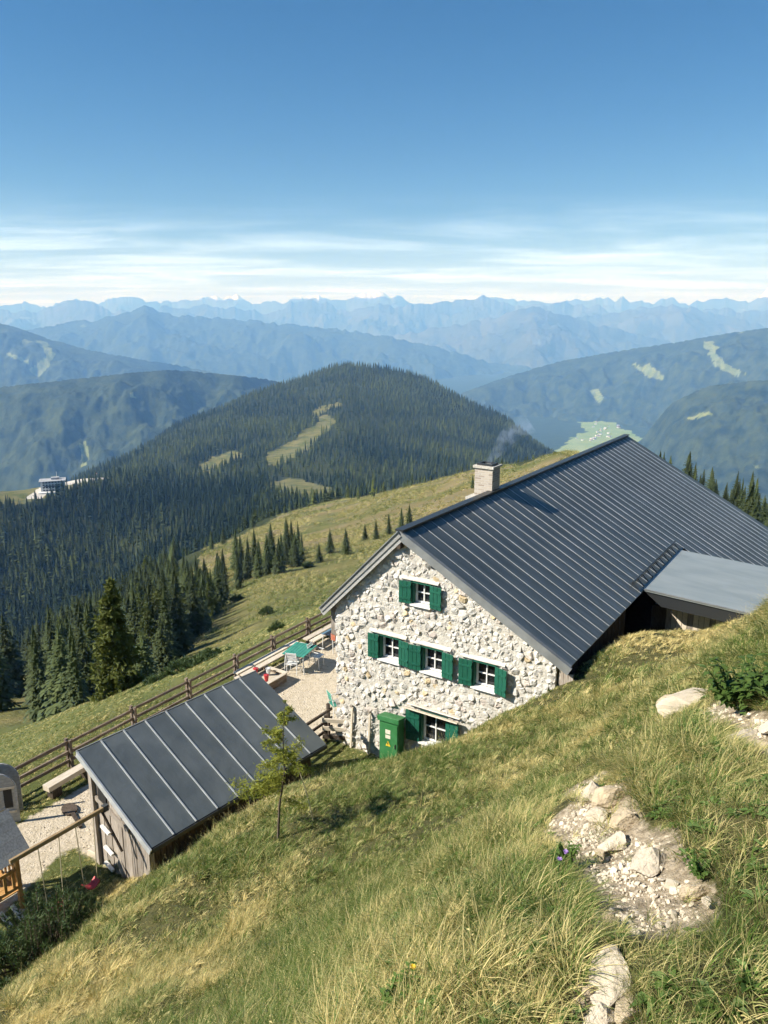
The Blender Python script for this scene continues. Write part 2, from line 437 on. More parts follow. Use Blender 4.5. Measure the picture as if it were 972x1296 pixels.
def mid_z(x, y):
    x, y = np.asarray(x, float), np.asarray(y, float)
    d = np.hypot(x, y); a = np.arctan2(x, y)
    fa = np.clip((a - _AZ[0]) / (_AZ[1] - _AZ[0]), 0, len(_AZ) - 1.001)
    fl = np.clip((np.log(np.maximum(d, 1)) - _LD[0]) / (_LD[1] - _LD[0]), 0, len(_LD) - 1.001)
    i, j = fa.astype(int), fl.astype(int); s, t = fa - i, fl - j
    v = (_T[i, j] * (1 - t) + _T[i, j + 1] * t) * (1 - s) + (_T[i + 1, j] * (1 - t) + _T[i + 1, j + 1] * t) * s
    yy = (CY - v) / F
    ca = np.maximum(np.cos(a), 0.25)
    z = d * ca * (yy * CT - ST) / (CT + yy * ST)
    n = 0.9 * fbm(x / 22, y / 22, 4) * smooth(60, 140, d) + 5.0 * fbm(x / 160, y / 160, 4) * smooth(300, 900, d) + 16 * fbm(x / 420 + 7, y / 420, 3) * smooth(900, 1800, d)
    return z + n
def ground(x, y):
    d = np.hypot(x, y)
    w = smooth(40, 72, d)
    return near_z(x, y) * (1 - w) + mid_z(x, y) * w
def hit(u, v, dmin=1.0, dmax=3600.0):
    r = ray(u, v)
    t = np.geomspace(dmin, dmax, 3000)
    z = ground(r.x * t, r.y * t)
    k = np.nonzero(r.z * t < z)[0]
    if len(k) == 0: return None
    k = k[0]; t0, t1 = t[max(k - 1, 0)], t[k]
    for _ in range(30):
        tm = (t0 + t1) / 2
        if r.z * tm < float(ground(r.x * tm, r.y * tm)): t1 = tm
        else: t0 = tm
    return r * t1

def on_ground(u, d):
    a = az_of(u); x, y = d * math.sin(a), d * math.cos(a)
    return Vector((x, y, float(ground(x, y))))

def grid_faces(n, m):
    i, j = np.meshgrid(np.arange(n - 1), np.arange(m - 1), indexing='ij')
    a = (i * m + j).ravel()
    return np.stack([a, a + m, a + m + 1, a + 1], 1)
def set_attr(me, name, vals):
    at = me.attributes.new(name, 'FLOAT', 'POINT'); at.data.foreach_set('value', np.asarray(vals, np.float32).ravel())

PATHS = [[(725, 1002), (742, 984), (792, 984), (830, 1048), (858, 1085), (905, 1118), (912, 1145), (872, 1172), (790, 1178), (748, 1150), (722, 1100), (690, 1068), (698, 1034)],
         [(745, 1185), (785, 1185), (808, 1245), (815, 1350), (732, 1350), (735, 1240)],
         [(876, 888), (925, 878), (990, 900), (1015, 972), (962, 950), (918, 926)]]
def _wide(p, k=1.28):
    cx_, cy_ = sum(a for a, _ in p) / len(p), sum(c for _, c in p) / len(p)
    return [(cx_ + (a - cx_) * k, cy_ + (c - cy_) * k + 12) for a, c in p]
VERGES = [_wide(p) for p in PATHS]
def near_path(x, y):
    u, v, d = proj(x, y, ground(x, y))
    r = np.zeros(np.shape(u), bool)
    for p in VERGES: r |= inpoly(u, v, p)
    return r & (np.hypot(x, y) < 14)
def path_mask(x, y, z=None):
    if z is None: z = ground(x, y)
    u, v, d = proj(x, y, z)
    u = u + 26 * fbm(np.asarray(x) * 3.2, np.asarray(y) * 3.2, 4, .6); v = v + 26 * fbm(np.asarray(x) * 3.2 + 50, np.asarray(y) * 3.2, 4, .6)
    r = np.zeros(np.shape(u), bool)
    for p in PATHS: r |= inpoly(u, v, p)
    return r & (d > 0.3) & (np.hypot(x, y) < 14)
def terrace_mask(x, y):
    """gravel of the terrace and playground: 1 gravel, 0 grass"""
    g, r = gr(x, y)
    m = smooth(-5.5, -5.1, g) * smooth(0.6, 0.1, g - shift(g, r))
    lawn = smooth(-12.4, -11.8, r) * smooth(-7.4, -8.2, r) * smooth(-2.4, -1.7, g + 0.35 * (r + 10))   # grass round the swings
    m = m * (1 - lawn)
    strip = smooth(-4.4, -4.9, g) * smooth(-9.5, -8.5, r) * smooth(-4.0, -5.5, r)
    m = m * (1 - 0.8 * strip)
    m = m * (1 - smooth(1.5, 2.2, r) * 0 ) * smooth(-15.5, -14.5, r)
    behind = smooth(-0.9, -0.3, g) * smooth(-3.2, -2.4, r) * smooth(0.4, -0.4, r)     # weedy gap between shed and house
    return m * (1 - 0.9 * behind)

def axis(spec):
    out = [spec[0][0]]
    for (a, b, st) in spec:
        n = max(1, int(round((b - a) / st)))
        out += list(np.linspace(a, b, n + 1)[1:])
    return np.array(out)
gx = axis([(-52, -14, .8), (-14, -3, .28), (-3, 6, .075), (6, 16, .28), (16, 56, .9)])
gy = axis([(-14, 0.5, .6), (0.5, 9.5, .075), (9.5, 34, .28), (34, 76, .7)])
GX, GY = np.meshgrid(gx, gy, indexing='ij')
GZ = ground(GX, GY)
pm = path_mask(GX, GY, GZ).astype(float)
ker = np.array([.25, .5, .25])
for ax in (0, 1): pm = np.apply_along_axis(lambda c: np.convolve(np.pad(c, 1, mode='edge'), ker, 'valid'), ax, pm)
GZ = GZ - 0.05 * pm
M['hillside'] = mask_material('hillside_ground', [(None, (0.055, 0.058, 0.02), (0.11, 0.10, 0.04), 5), ('lawn', (0.085, 0.105, 0.03), (0.14, 0.145, 0.05), 1.2),
                              ('gravel', (0.46, 0.39, 0.28), (0.60, 0.52, 0.40), 5.0), ('path', (0.24, 0.19, 0.125), (0.48, 0.40, 0.29), 22.0)], 0.06, 14.0)
me = rawmesh('hillside', np.stack([GX, GY, GZ], -1).reshape(-1, 3), grid_faces(len(gx), len(gy)), M['hillside'], True)
gg, rr = gr(GX, GY)
set_attr(me, 'gravel', terrace_mask(GX, GY)); set_attr(me, 'path', pm)
set_attr(me, 'lawn', smooth(0.9, 0.1, gg - shift(gg, rr)))
tag(link('hillside', me), kind='structure')

# land from the terrace out to the forested hill
def meadow_mask(x, y, z):
    u, v, d = proj(x, y, z)
    hd = np.hypot(x, y)
    n = fbm(np.asarray(x) / 40, np.asarray(y) / 40, 3)
    uu, vv = u + 14 * n, v + 8 * n
    m = np.zeros(np.shape(u))
    spur = [(150, 905), (240, 815), (262, 785), (230, 745), (238, 712), (265, 690), (330, 664), (400, 640), (470, 624), (540, 600), (600, 590), (660, 590), (730, 560), (800, 560), (830, 640), (700, 760), (430, 830), (300, 880)]
    m[inpoly(uu, vv, spur) & (hd < 460) & (hd > 30)] = 1
    m[inpoly(uu, vv, [(-90, 945), (-90, 795), (20, 792), (66, 785), (78, 830), (62, 900), (20, 945)]) & (hd < 480)] = 1
    m[inpoly(u + 5 * n, v + 3 * n, [(-20, 640), (-20, 616), (40, 612), (70, 606), (135, 600), (140, 606), (95, 618), (60, 632), (20, 640)]) & (hd > 850) & (hd < 1300)] = 1
    for p in ([(365, 560), (395, 535), (415, 525), (425, 535), (400, 560), (372, 580), (350, 590), (330, 585), (345, 572)], [(205, 535), (228, 522), (236, 527), (215, 540)], [(330, 612), (365, 604), (420, 618), (440, 632), (380, 628), (340, 624)],
              [(395, 520), (430, 508), (432, 514), (400, 530)], [(250, 590), (300, 570), (310, 578), (262, 600)], [(258, 514), (268, 508), (272, 513), (262, 518)]):
        m[inpoly(u + 9 * n, v + 5 * n, p) & (hd > 500) & (hd < 2600)] = 1
    m[(hd < 75)] = 1
    return m
NA, ND = 640, 420
aa = np.linspace(R(-70), R(70), NA); dd = np.geomspace(60, 3550, ND)
AAm, DDm = np.meshgrid(aa, dd, indexing='ij')
TX, TY = DDm * np.sin(AAm), DDm * np.cos(AAm)
TZ = ground(TX, TY) - 0.5 * smooth(80, 66, DDm)
M['land'] = mask_material('meadow_and_forest_floor', [(None, (0.026, 0.036, 0.014), (0.050, 0.058, 0.022), 0.05), ('meadow', (0.085, 0.105, 0.030), (0.20, 0.175, 0.068), 0.06), ('bare', (0.16, 0.135, 0.06), (0.25, 0.20, 0.10), 0.05),
                          ('road', (0.52, 0.48, 0.42), (0.62, 0.58, 0.52), 0.2)], 1.2, 0.5)
me = rawmesh('valley_terrain', np.stack([TX, TY, TZ], -1).reshape(-1, 3), grid_faces(NA, ND), M['land'], True)
mm = meadow_mask(TX, TY, TZ)
set_attr(me, 'meadow', mm)
tu, tv, _ = proj(TX, TY, TZ)
bz = smooth(175, 260, DDm + 40 * fbm(TX / 30, TY / 30, 3)) * mm * (DDm < 470) * (0.55 + 0.5 * fbm(TX / 50 + 8, TY / 18, 4))
set_attr(me, 'bare', bz)
road = np.zeros(TX.shape)
road[inpoly(tu, tv, [(30, 632), (52, 616), (62, 610), (90, 606), (135, 600), (140, 605), (90, 613), (70, 618), (50, 632)]) & (DDm > 850) & (DDm < 1300)] = 1
set_attr(me, 'road', road)
tag(link('valley_terrain', me), kind='structure')

# ------------------------------------------------------------------ far hills and mountain ranges
M['farforest'] = mask_material('far_forested_slope', [(None, (0.008, 0.018, 0.009), (0.050, 0.066, 0.026), 0.012), ('clear', (0.12, 0.16, 0.055), (0.21, 0.23, 0.095), 0.02)], 9.0, 0.03)
M['farrock'] = mask_material('far_mountain_rock', [(None, (0.03, 0.04, 0.028), (0.10, 0.105, 0.085), 0.0012), ('clear', (0.20, 0.21, 0.12), (0.30, 0.29, 0.2), 0.002), ('snow', (0.55, 0.57, 0.60), (0.70, 0.72, 0.75), 0.001)], 60.0, 0.003)
VALLEY = -900.0
def mrange(name, dist, crest, mat, front, back, sl_f, sl_b, jag, spur, base=VALLEY, clear=(), snow=None, da=0.10, rows=70):
    az = np.arange(az_of(crest[0][0]), az_of(crest[-1][0]), R(da))
    cu = [az_of(c[0]) for c in crest]
    v = np.interp(az, cu, [c[1] for c in crest])
    k = np.hanning(7)[1:-1]; k /= k.sum(); v = np.convolve(np.pad(v, 2, mode='edge'), k, 'valid')
    dc = dist * (1 + 0.06 * fbm(az * 9 + dist, az * 0, 3))
    yy = (CY - v) / F
    zc = dc * np.cos(az) * (yy * CT - ST) / (CT + yy * ST)
    pk = 1 - np.abs(fbm(az * dist / (jag * 4.5), 0 * az + dist, 5, 0.6)) * 2
    jg = jag * (pk - 0.5)
    t = np.concatenate([-front * np.linspace(1, 0, rows) ** 1.5, back * np.linspace(0, 1, rows // 3)[1:] ** 1.5])
    AZ, TT = np.meshgrid(az, t, indexing='ij')
    D = dc[:, None] + TT
    X, Y = D * np.sin(AZ), D * np.cos(AZ)
    a = np.abs(TT)
    rid = 1 - 2 * np.abs(vnoise(X / spur + 0.4 * fbm(X / spur, Y / spur, 2), Y / (spur * 2.2)) - 0.5)
    rid2 = fbm(X / (spur * .35) + 5, Y / (spur * .5), 5, 0.55)
    env = smooth(0, spur * 0.7, a)
    sl = np.where(TT < 0, sl_f, sl_b)
    Z = zc[:, None] + jg[:, None] * np.exp(-a / (jag * 2.5)) - sl * a + env * (spur * 0.42 * sl * (rid - 0.5) + spur * 0.24 * sl * rid2 * 2)
    Z = np.maximum(Z, base - 40 + 10 * rid2)
    me = rawmesh(name, np.stack([X, Y, Z], -1).reshape(-1, 3), grid_faces(len(az), len(t)), mat, True)
    u, w, _ = proj(X, Y, Z)
    n = fbm(X / (dist * .02), Y / (dist * .02), 3)
    c = np.zeros(X.shape)
    for p in clear: c[inpoly(u + 9 * n, w + 6 * n, p)] = .9
    n2 = fbm(X / (dist * .045) + 11, Y / (dist * .045), 4)
    c = np.maximum(c, np.where(n2 > 0.68, 0.55, 0))
    set_attr(me, 'clear', c)
    set_attr(me, 'snow', np.zeros(X.shape) if snow is None else smooth(snow[0], snow[1], Z + 120 * n))
    tag(link(name, me), kind='structure')

mrange('forested_hill', 4800, [(-300, 520), (-150, 505), (0, 492), (100, 481), (180, 472), (235, 468), (290, 474), (340, 479), (420, 500), (520, 540), (600, 580)], M['farforest'], 1500, 1200, 0.46, 0.5, 6, 420,
       clear=[[(96, 560), (104, 556), (112, 590), (104, 592)]])
mrange('forested_hill', 9000, [(-300, 360), (-150, 384), (0, 402), (40, 412), (80, 428), (130, 443), (190, 455), (240, 463), (300, 476), (360, 492), (440, 515)], M['farforest'], 2600, 1800, 0.44, 0.5, 12, 800,
       clear=[[(46, 430), (58, 432), (66, 445), (62, 462), (50, 478), (38, 472), (50, 458), (56, 446)], [(8, 445), (40, 458), (38, 462), (6, 449)]])
mrange('mountain_range', 14000, [(-200, 440), (20, 430), (60, 420), (100, 410), (150, 403), (185, 396), (203, 387), (222, 397), (260, 401), (310, 404), (380, 412), (450, 419), (500, 428), (560, 443), (600, 455), (650, 462), (720, 485), (800, 520)], M['farforest'], 4000, 2500, 0.40, 0.5, 60, 1300)
mrange('mountain_range', 17000, [(430, 440), (500, 425), (560, 413), (600, 406), (640, 396), (665, 387), (690, 396), (720, 406), (770, 419), (820, 432), (900, 450)], M['farrock'], 4500, 2500, 0.40, 0.5, 90, 1500)
mrange('mountain_range', 19300, [(560, 430), (640, 412), (700, 403), (760, 398), (800, 390), (840, 387), (880, 396), (930, 408), (972, 418), (1100, 430)], M['farrock'], 4500, 2500, 0.38, 0.5, 110, 1700)
mrange('mountain_range', 21800, [(-300, 400), (-60, 398), (0, 396), (40, 392), (75, 398), (120, 383), (160, 393), (205, 396), (250, 385), (330, 395), (400, 380), (440, 393), (480, 378), (520, 390), (570, 385), (605, 378), (640, 390), (700, 386), (770, 394), (850, 392), (972, 400), (1200, 400)],
       M['farrock'], 6000, 3000, 0.42, 0.5, 230, 1700, da=0.05)
mrange('mountain_range', 28000, [(-300, 390), (0, 392), (60, 386), (120, 384), (200, 381), (250, 385), (300, 376), (318, 379), (350, 387), (405, 379), (430, 378), (480, 375), (520, 384), (560, 386), (600, 380), (680, 388), (740, 382), (790, 378), (860, 386), (920, 380), (945, 369), (972, 378), (1200, 385)],
       M['farrock'], 7000, 3000, 0.45, 0.5, 330, 1900, snow=(520, 850), da=0.05)
mrange('forested_hill', 8200, [(480, 545), (540, 515), (600, 490), (650, 472), (700, 457), (760, 446), (850, 431), (910, 420), (972, 412), (1100, 398), (1250, 385)], M['farforest'], 2400, 1800, 0.47, 0.5, 10, 700,
       clear=[[(890, 432), (905, 432), (906, 446), (922, 462), (942, 471), (930, 476), (908, 466), (898, 452)], [(805, 465), (825, 463), (842, 478), (828, 482)], [(745, 494), (755, 490), (765, 505), (755, 510)], [(700, 548), (706, 543), (716, 546), (712, 550)]])
mrange('forested_hill', 5000, [(700, 620), (765, 585), (806, 556), (838, 510), (880, 489), (930, 483), (972, 480), (1100, 468), (1250, 460)], M['farforest'], 1600, 1300, 0.46, 0.5, 8, 420,
       clear=[[(830, 500), (860, 490), (878, 489), (862, 498), (838, 507)], [(870, 530), (900, 520), (905, 524), (880, 534)]])

M['valleyfloor'] = mask_material('valley_fields', [(None, (0.17, 0.25, 0.07), (0.26, 0.31, 0.12), 0.004), ('clear', (0.02, 0.034, 0.016), (0.04, 0.06, 0.026), 0.01)], 1.0, 0.02)
fx = np.linspace(-1, 1, 90); fx = np.sign(fx) * np.abs(fx) ** 2.2 * 90000
va = np.concatenate([np.linspace(R(-180), R(-35), 30), np.linspace(R(-35), R(35), 260)[1:], np.linspace(R(35), R(180), 30)[1:]])
vd = np.concatenate([[1500], np.linspace(3000, 12000, 140), np.geomspace(12500, 34000, 30)])
VA, VD = np.meshgrid(va, vd, indexing='ij')
VX, VY = VD * np.sin(VA), VD * np.cos(VA)
VZ = np.full(VX.shape, VALLEY) + 6 * fbm(VX / 500, VY / 500, 3)
me = rawmesh('valley_floor', np.stack([VX, VY, VZ], -1).reshape(-1, 3), grid_faces(len(va), len(vd)), M['valleyfloor'], True)
vu, vv, _ = proj(VX, VY, VZ)
vill = [(690, 580), (724, 555), (740, 545), (735, 536), (728, 532), (770, 522), (776, 530), (780, 540), (798, 545), (805, 552), (850, 560), (900, 575), (900, 600), (690, 600)]
nn = fbm(VX / 120, VY / 120, 3)
set_attr(me, 'clear', np.where(inpoly(vu + 5 * nn, vv + 3 * nn, vill), 0, 1))
tag(link('valley_floor', me), kind='structure')

# ------------------------------------------------------------------ stone house
HA = -A
house = thing('stone_house', 'white limestone alpine hut with dark metal roof and green shutters', 'house', (BX, BY, ZT), HA)
AG, AZp = 2.31, 7.30                 # gable apex: distance along the gable, height
SLR, SLL = 0.554, 1.02               # roof slopes, right and left
VO = -0.22                           # verge overhang towards the viewer
RL = 21.6                            # ridge length
def roof_r(g): return AZp - SLR * (g - AG)
GW = 6.95                            # gable width
wallpoly = [(0, -0.4), (GW, -0.4), (GW, roof_r(GW) - 0.16), (AG, AZp - 0.2), (0, AZp - SLL * AG - 0.22)]
wins = [ # sash g0, g1, z0, z1
    dict(g0=2.70, g1=3.24, z0=5.24, z1=5.84, sw=0.38, lab='small attic window with green shutters'),
    dict(g0=1.60, g1=2.24, z0=3.30, z1=4.00, sw=0.36, lab='left window of the middle row'),
    dict(g0=3.04, g1=3.66, z0=3.28, z1=3.98, sw=0.38, lab='middle window of the row of three'),
    dict(g0=4.66, g1=5.28, z0=3.24, z1=3.95, sw=0.40, lab='right window of the middle row'),
    dict(g0=3.02, g1=3.82, z0=1.02, z1=1.93, sw=0.44, lab='ground floor window half sunk behind the grass'),
]
# backing wall with window openings (grid of boxes round the openings)
wb = MB()
xs = sorted({0.0, GW} | {w['g0'] - .05 for w in wins} | {w['g1'] + .05 for w in wins} | {AG})
def wall_top(g): return min(roof_r(g) - 0.17, AZp - SLL * (AG - g) - 0.22)
for i in range(len(xs) - 1):
    a, b_ = xs[i], xs[i + 1]
    holes = sorted((w['z0'] - .05, w['z1'] + .05) for w in wins if w['g0'] - .06 < (a + b_) / 2 < w['g1'] + .06)
    z = -0.4
    for h0, h1 in holes:
        wb.prism([(a, z), (b_, z), (b_, h0), (a, h0)], (1, 0, 0), (0, 0, 1), (0, 0.49, 0), (0, -.042, 0)); z = h1
    wb.prism([(a, z), (b_, z), (b_, wall_top(b_)), (a, wall_top(a))], (1, 0, 0), (0, 0, 1), (0, 0.49, 0), (0, -.042, 0))
gable = wb.build('gable_wall', M['mortar'], house)
# stones: clipped cells with rough domes
def clip(poly, p, n):
    out = []
    for i in range(len(poly)):
        a, b_ = poly[i], poly[(i + 1) % len(poly)]
        da, db = (a[0] - p[0]) * n[0] + (a[1] - p[1]) * n[1], (b_[0] - p[0]) * n[0] + (b_[1] - p[1]) * n[1]
        if da <= 0: out.append(a)
        if (da < 0 < db) or (db < 0 < da):
            t = da / (da - db); out.append((a[0] + (b_[0] - a[0]) * t, a[1] + (b_[1] - a[1]) * t))
    return out
pts = []
tries = 0
while tries < 26000:
    tries += 1
    p = (random.uniform(-.03, GW + .03), random.uniform(-.2, AZp))
    if p[1] > wall_top(min(max(p[0], 0), GW)) + .05: continue
    m_ = 0.115 + 0.14 * (vnoise(p[0] * 3.1 + 3, p[1] * 3.1) ** 1.3)
    if any((p[0] - q[0]) ** 2 + ((p[1] - q[1]) * 1.2) ** 2 < ((m_ + q[2]) / 2) ** 2 for q in pts): continue
    pts.append((p[0], p[1], m_))
P_ = np.array(pts)
cells = []
for i, (px, pz, m_) in enumerate(pts):
    poly = [(px - .3, pz - .3), (px + .3, pz - .3), (px + .3, pz + .3), (px - .3, pz + .3)]
    dist = np.hypot(P_[:, 0] - px, P_[:, 1] - pz)
    for j in np.argsort(dist)[1:22]:
        if dist[j] > .62: break
        q = P_[j]; poly = clip(poly, ((px + q[0]) / 2, (pz + q[1]) / 2), (q[0] - px, q[1] - pz))
        if len(poly) < 3: break
    poly = clip(poly, (-.05 - random.uniform(0, .06), 0), (-1, 0)); poly = clip(poly, (GW + .02, 0), (1, 0))
    poly = clip(poly, (AG, AZp - .20), (SLR, 1)); poly = clip(poly, (AG, AZp - .24), (-SLL, 1))
    for w in wins:
        x0, x1, z0, z1 = w['g0'] - .06, w['g1'] + .06, w['z0'] - .07, w['z1'] + .20
        ex = [(x0 - px, (x0, 0), (1, 0)), (px - x1, (x1, 0), (-1, 0)), (z0 - pz, (0, z0), (0, 1)), (pz - z1, (0, z1), (0, -1))]
        e = max(ex, key=lambda k: k[0])
        if e[0] <= 0: poly = []; break
        poly = clip(poly, e[1], e[2])
        if len(poly) < 3: break
    if len(poly) < 3: continue
    ar = abs(sum(poly[k][0] * poly[(k + 1) % len(poly)][1] - poly[(k + 1) % len(poly)][0] * poly[k][1] for k in range(len(poly)))) / 2
    if ar < .0022: continue
    cells.append((ar, poly))
def stone_mb(mb, poly, ar):
    cx_ = sum(p[0] for p in poly) / len(poly); cz_ = sum(p[1] for p in poly) / len(poly)
    h = .036 + random.uniform(.1, 1.0) ** 1.6 * min(.075, .28 * math.sqrt(ar)); n = len(poly)
    # round the corners a little by adding mid points
    ring = []
    for k in range(n):
        a, b_ = poly[k], poly[(k + 1) % n]
        ring.append((a[0] * .965 + cx_ * .035, a[1] * .965 + cz_ * .035))
        if math.hypot(a[0] - b_[0], a[1] - b_[1]) > .09: ring.append(((a[0] + b_[0]) / 2, (a[1] + b_[1]) / 2))
    n = len(ring)
    sk = (random.uniform(-.5, .5), random.uniform(-.5, .5))
    vs, fs = [], []
    for s_, hh in ((.97, -.03), (random.uniform(.86, .94), h * .62), (random.uniform(.5, .68), h)):
        for (x, z) in ring:
            x2, z2 = cx_ + (x - cx_) * s_, cz_ + (z - cz_) * s_
            tilt = ((x2 - cx_) * sk[0] + (z2 - cz_) * sk[1]) * (1 if hh > 0 else 0)
            j = .014 if hh > 0 else 0
            vs.append((x2 + random.uniform(-j, j), -(hh + tilt + random.uniform(-j, j)), z2 + random.uniform(-j, j)))
    vs.append((cx_, -h * random.uniform(.95, 1.1), cz_))
    for l in range(2):
        for k in range(n): fs.append((l * n + k, l * n + (k + 1) % n, (l + 1) * n + (k + 1) % n, (l + 1) * n + k))
    for k in range(n): fs.append((2 * n + k, 2 * n + (k + 1) % n, 3 * n))
    mb.add(vs, fs)
# largest 290 as single stones, the small filling stones as one part
cells.sort(key=lambda c: -c[0])
wts = [6, 6, 4, 3, 1.1, 4, 2]
for ar, poly in cells[:290]:
    mb = MB(); stone_mb(mb, poly, ar); mb.build('stone', random.choices(STONES, wts)[0], gable)
rest = MB(); fm = []
for ar, poly in cells[290:]:
    n0 = len(rest.f); stone_mb(rest, poly, ar); fm += [random.choices(range(7), wts)[0]] * (len(rest.f) - n0)
ro = rest.build('filling_stones', STONES[0], gable)
for s_ in STONES[1:]: ro.data.materials.append(s_)
ro.data.polygons.foreach_set('material_index', fm); tag(ro, kind='stuff')

# other walls
MB().box((0.2, 10.9, 2.2), (0.42, 20.8, 5.1)).build('side_wall', M['mortar'], house)
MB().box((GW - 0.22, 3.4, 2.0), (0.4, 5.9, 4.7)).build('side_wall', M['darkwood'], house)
MB().prism([(0.5, -.4), (9.6, -.4), (9.6, roof_r(9.6) - .2), (AG, AZp - .3), (0.5, AZp - .3 - SLL * (AG - .5))], (1, 0, 0), (0, 0, 1), (0, .3, 0), (0, RL - 0.9, 0)).build('rear_gable_wall', M['mortar'], house)
MB().box((9.6, 16.6, 1.2), (0.3, 9.0, 3.2)).build('side_wall', M['mortar'], house)

# roof
roof = MB().prism([(AG, AZp - .16), (7.28, roof_r(7.28) - .16), (7.28, roof_r(7.28) - .03), (AG, AZp - .03)], (1, 0, 0), (0, 0, 1), (0, RL - VO - .1, 0), (0, VO + .05, 0)).build('roof', M['darkwood'], house)
MB().prism([(7.29, roof_r(7.29) - .16), (10.25, roof_r(10.25) - .16), (10.25, roof_r(10.25) - .03), (7.29, roof_r(7.29) - .03)], (1, 0, 0), (0, 0, 1), (0, RL - 12.1, 0), (0, 11.95, 0)).build('roof_deck', M['darkwood'], roof)
PW = 0.5445
npan = int(round((RL - VO) / PW)); PW = (RL - VO) / npan
AX0, AX1 = 6.65, 11.9                # where the annex meets the eave
pm_cache = {}
def panel(L):
    k = round(L, 2)
    if k not in pm_cache:
        mb = MB(); c = 1 / math.hypot(1, SLR)
        n = 7
        # slightly uneven sheet
        for i in range(n):
            g0, g1 = L * i / n, L * (i + 1) / n
            mb.prism([(g0, -SLR * g0 - .028), (g1, -SLR * g1 - .028), (g1, -SLR * g1), (g0, -SLR * g0)], (1, 0, 0), (0, 0, 1), (0, PW - .012, 0))
        sm = MB().bar((0.10, 0, -SLR * .10 + .006), (L, 0, -SLR * L + .006), .016, .014, up=(SLR, 0, 1))
        pm_cache[k] = (mb.mesh('roof_panel', M['roof']), sm.mesh('seam', M['seam']))
    return pm_cache[k]
for i in range(npan):
    r0 = VO + i * PW
    L = 7.36 - AG if r0 < AX1 - .1 else 10.32 - AG
    mp_, ms_ = panel(L)
    o = link('roof_panel', mp_, roof); o.location = (AG, r0 + .006, AZp + random.uniform(-.004, .004))
    if i:
        o = link('seam', ms_, roof); o.location = (AG, r0, AZp)
# left slope, seen only from the side: boards and sheet
left = MB().prism([(AG, AZp - .10), (AG, AZp - .004), (-.42, AZp - SLL * (AG + .42)), (-.42, AZp - SLL * (AG + .42) - .13)], (1, 0, 0), (0, 0, 1), (0, RL - VO - .08, 0), (0, VO + .05, 0)).build('left_roof', M['roof'], house)
for k in range(1, npan):
    sm = MB().bar((AG - .12, VO + k * PW, AZp - .12 * SLL + .015), (-.42, VO + k * PW, AZp - SLL * (AG + .42) + .015), .03, .04, up=(-SLL, 0, 1)).build('seam', M['seam'], left)
MB().bar((AG, VO, AZp + .03), (AG, RL, AZp + .03), .26, .05).build('ridge_cap', M['steel'], roof)
# verge trim right (metal) and left bargeboards
MB().bar((AG - .02, VO - .012, AZp - .08), (7.38, VO - .012, roof_r(7.38) - .08), .05, .23, up=(SLR, 0, 1)).build('verge_trim', M['verge'], roof)
MB().bar((AG - .02, VO + .05, AZp + .022), (7.38, VO + .05, roof_r(7.38) + .022), .15, .03, up=(SLR, 0, 1)).build('verge_flashing', M['verge'], roof)
for k, (dz, dy) in enumerate(((-.06, -.05), (-.22, -.02))):
    MB().bar((AG + .05, VO + dy, AZp + dz), (-.45 + k * .05, VO + dy, AZp - SLL * (AG + .45 - k * .05) + dz), .04, .15, up=(-SLL, 0, 1)).build('bargeboard', M['greyboard'], house)
MB().bar((AG + .02, VO - .03, AZp + .03), (-.47, VO - .03, AZp - SLL * (AG + .47) + .03), .16, .03, up=(-SLL, 0, 1)).build('verge_flashing', M['verge'], left)
MB().box((-.14, .12, 4.05), (.24, .24, .95)).build('eave_post', M['oldwood'], house)
MB().box((-.20, .1, 3.50), (.16, .2, .22)).build('eave_bracket', material('faded_red_paint', (.42, .12, .07), (.5, .2, .12), 8, .8), house)
MB().box((AG, VO + .12, AZp - .42), (.13, .3, .13)).build('ridge_purlin', M['darkwood'], house)
for i in range(3):
    MB().box((GW + .12 + i * .13, .06, 3.72 - .03 * i), (.12, .05, 1.1)).build('wall_board', M['oldwood'], house)
MB().box((3.34, -.02, 6.42), (.16, .12, .12)).build('vent_opening', M['black'], house)
# eave rafters under the right eave
for i in range(6):
    r0 = .4 + i * 1.15
    MB().bar((6.3, r0, roof_r(6.3) - .24), (7.25, r0, roof_r(7.25) - .24), .10, .14, up=(SLR, 0, 1)).build('rafter', M['darkwood'], roof)

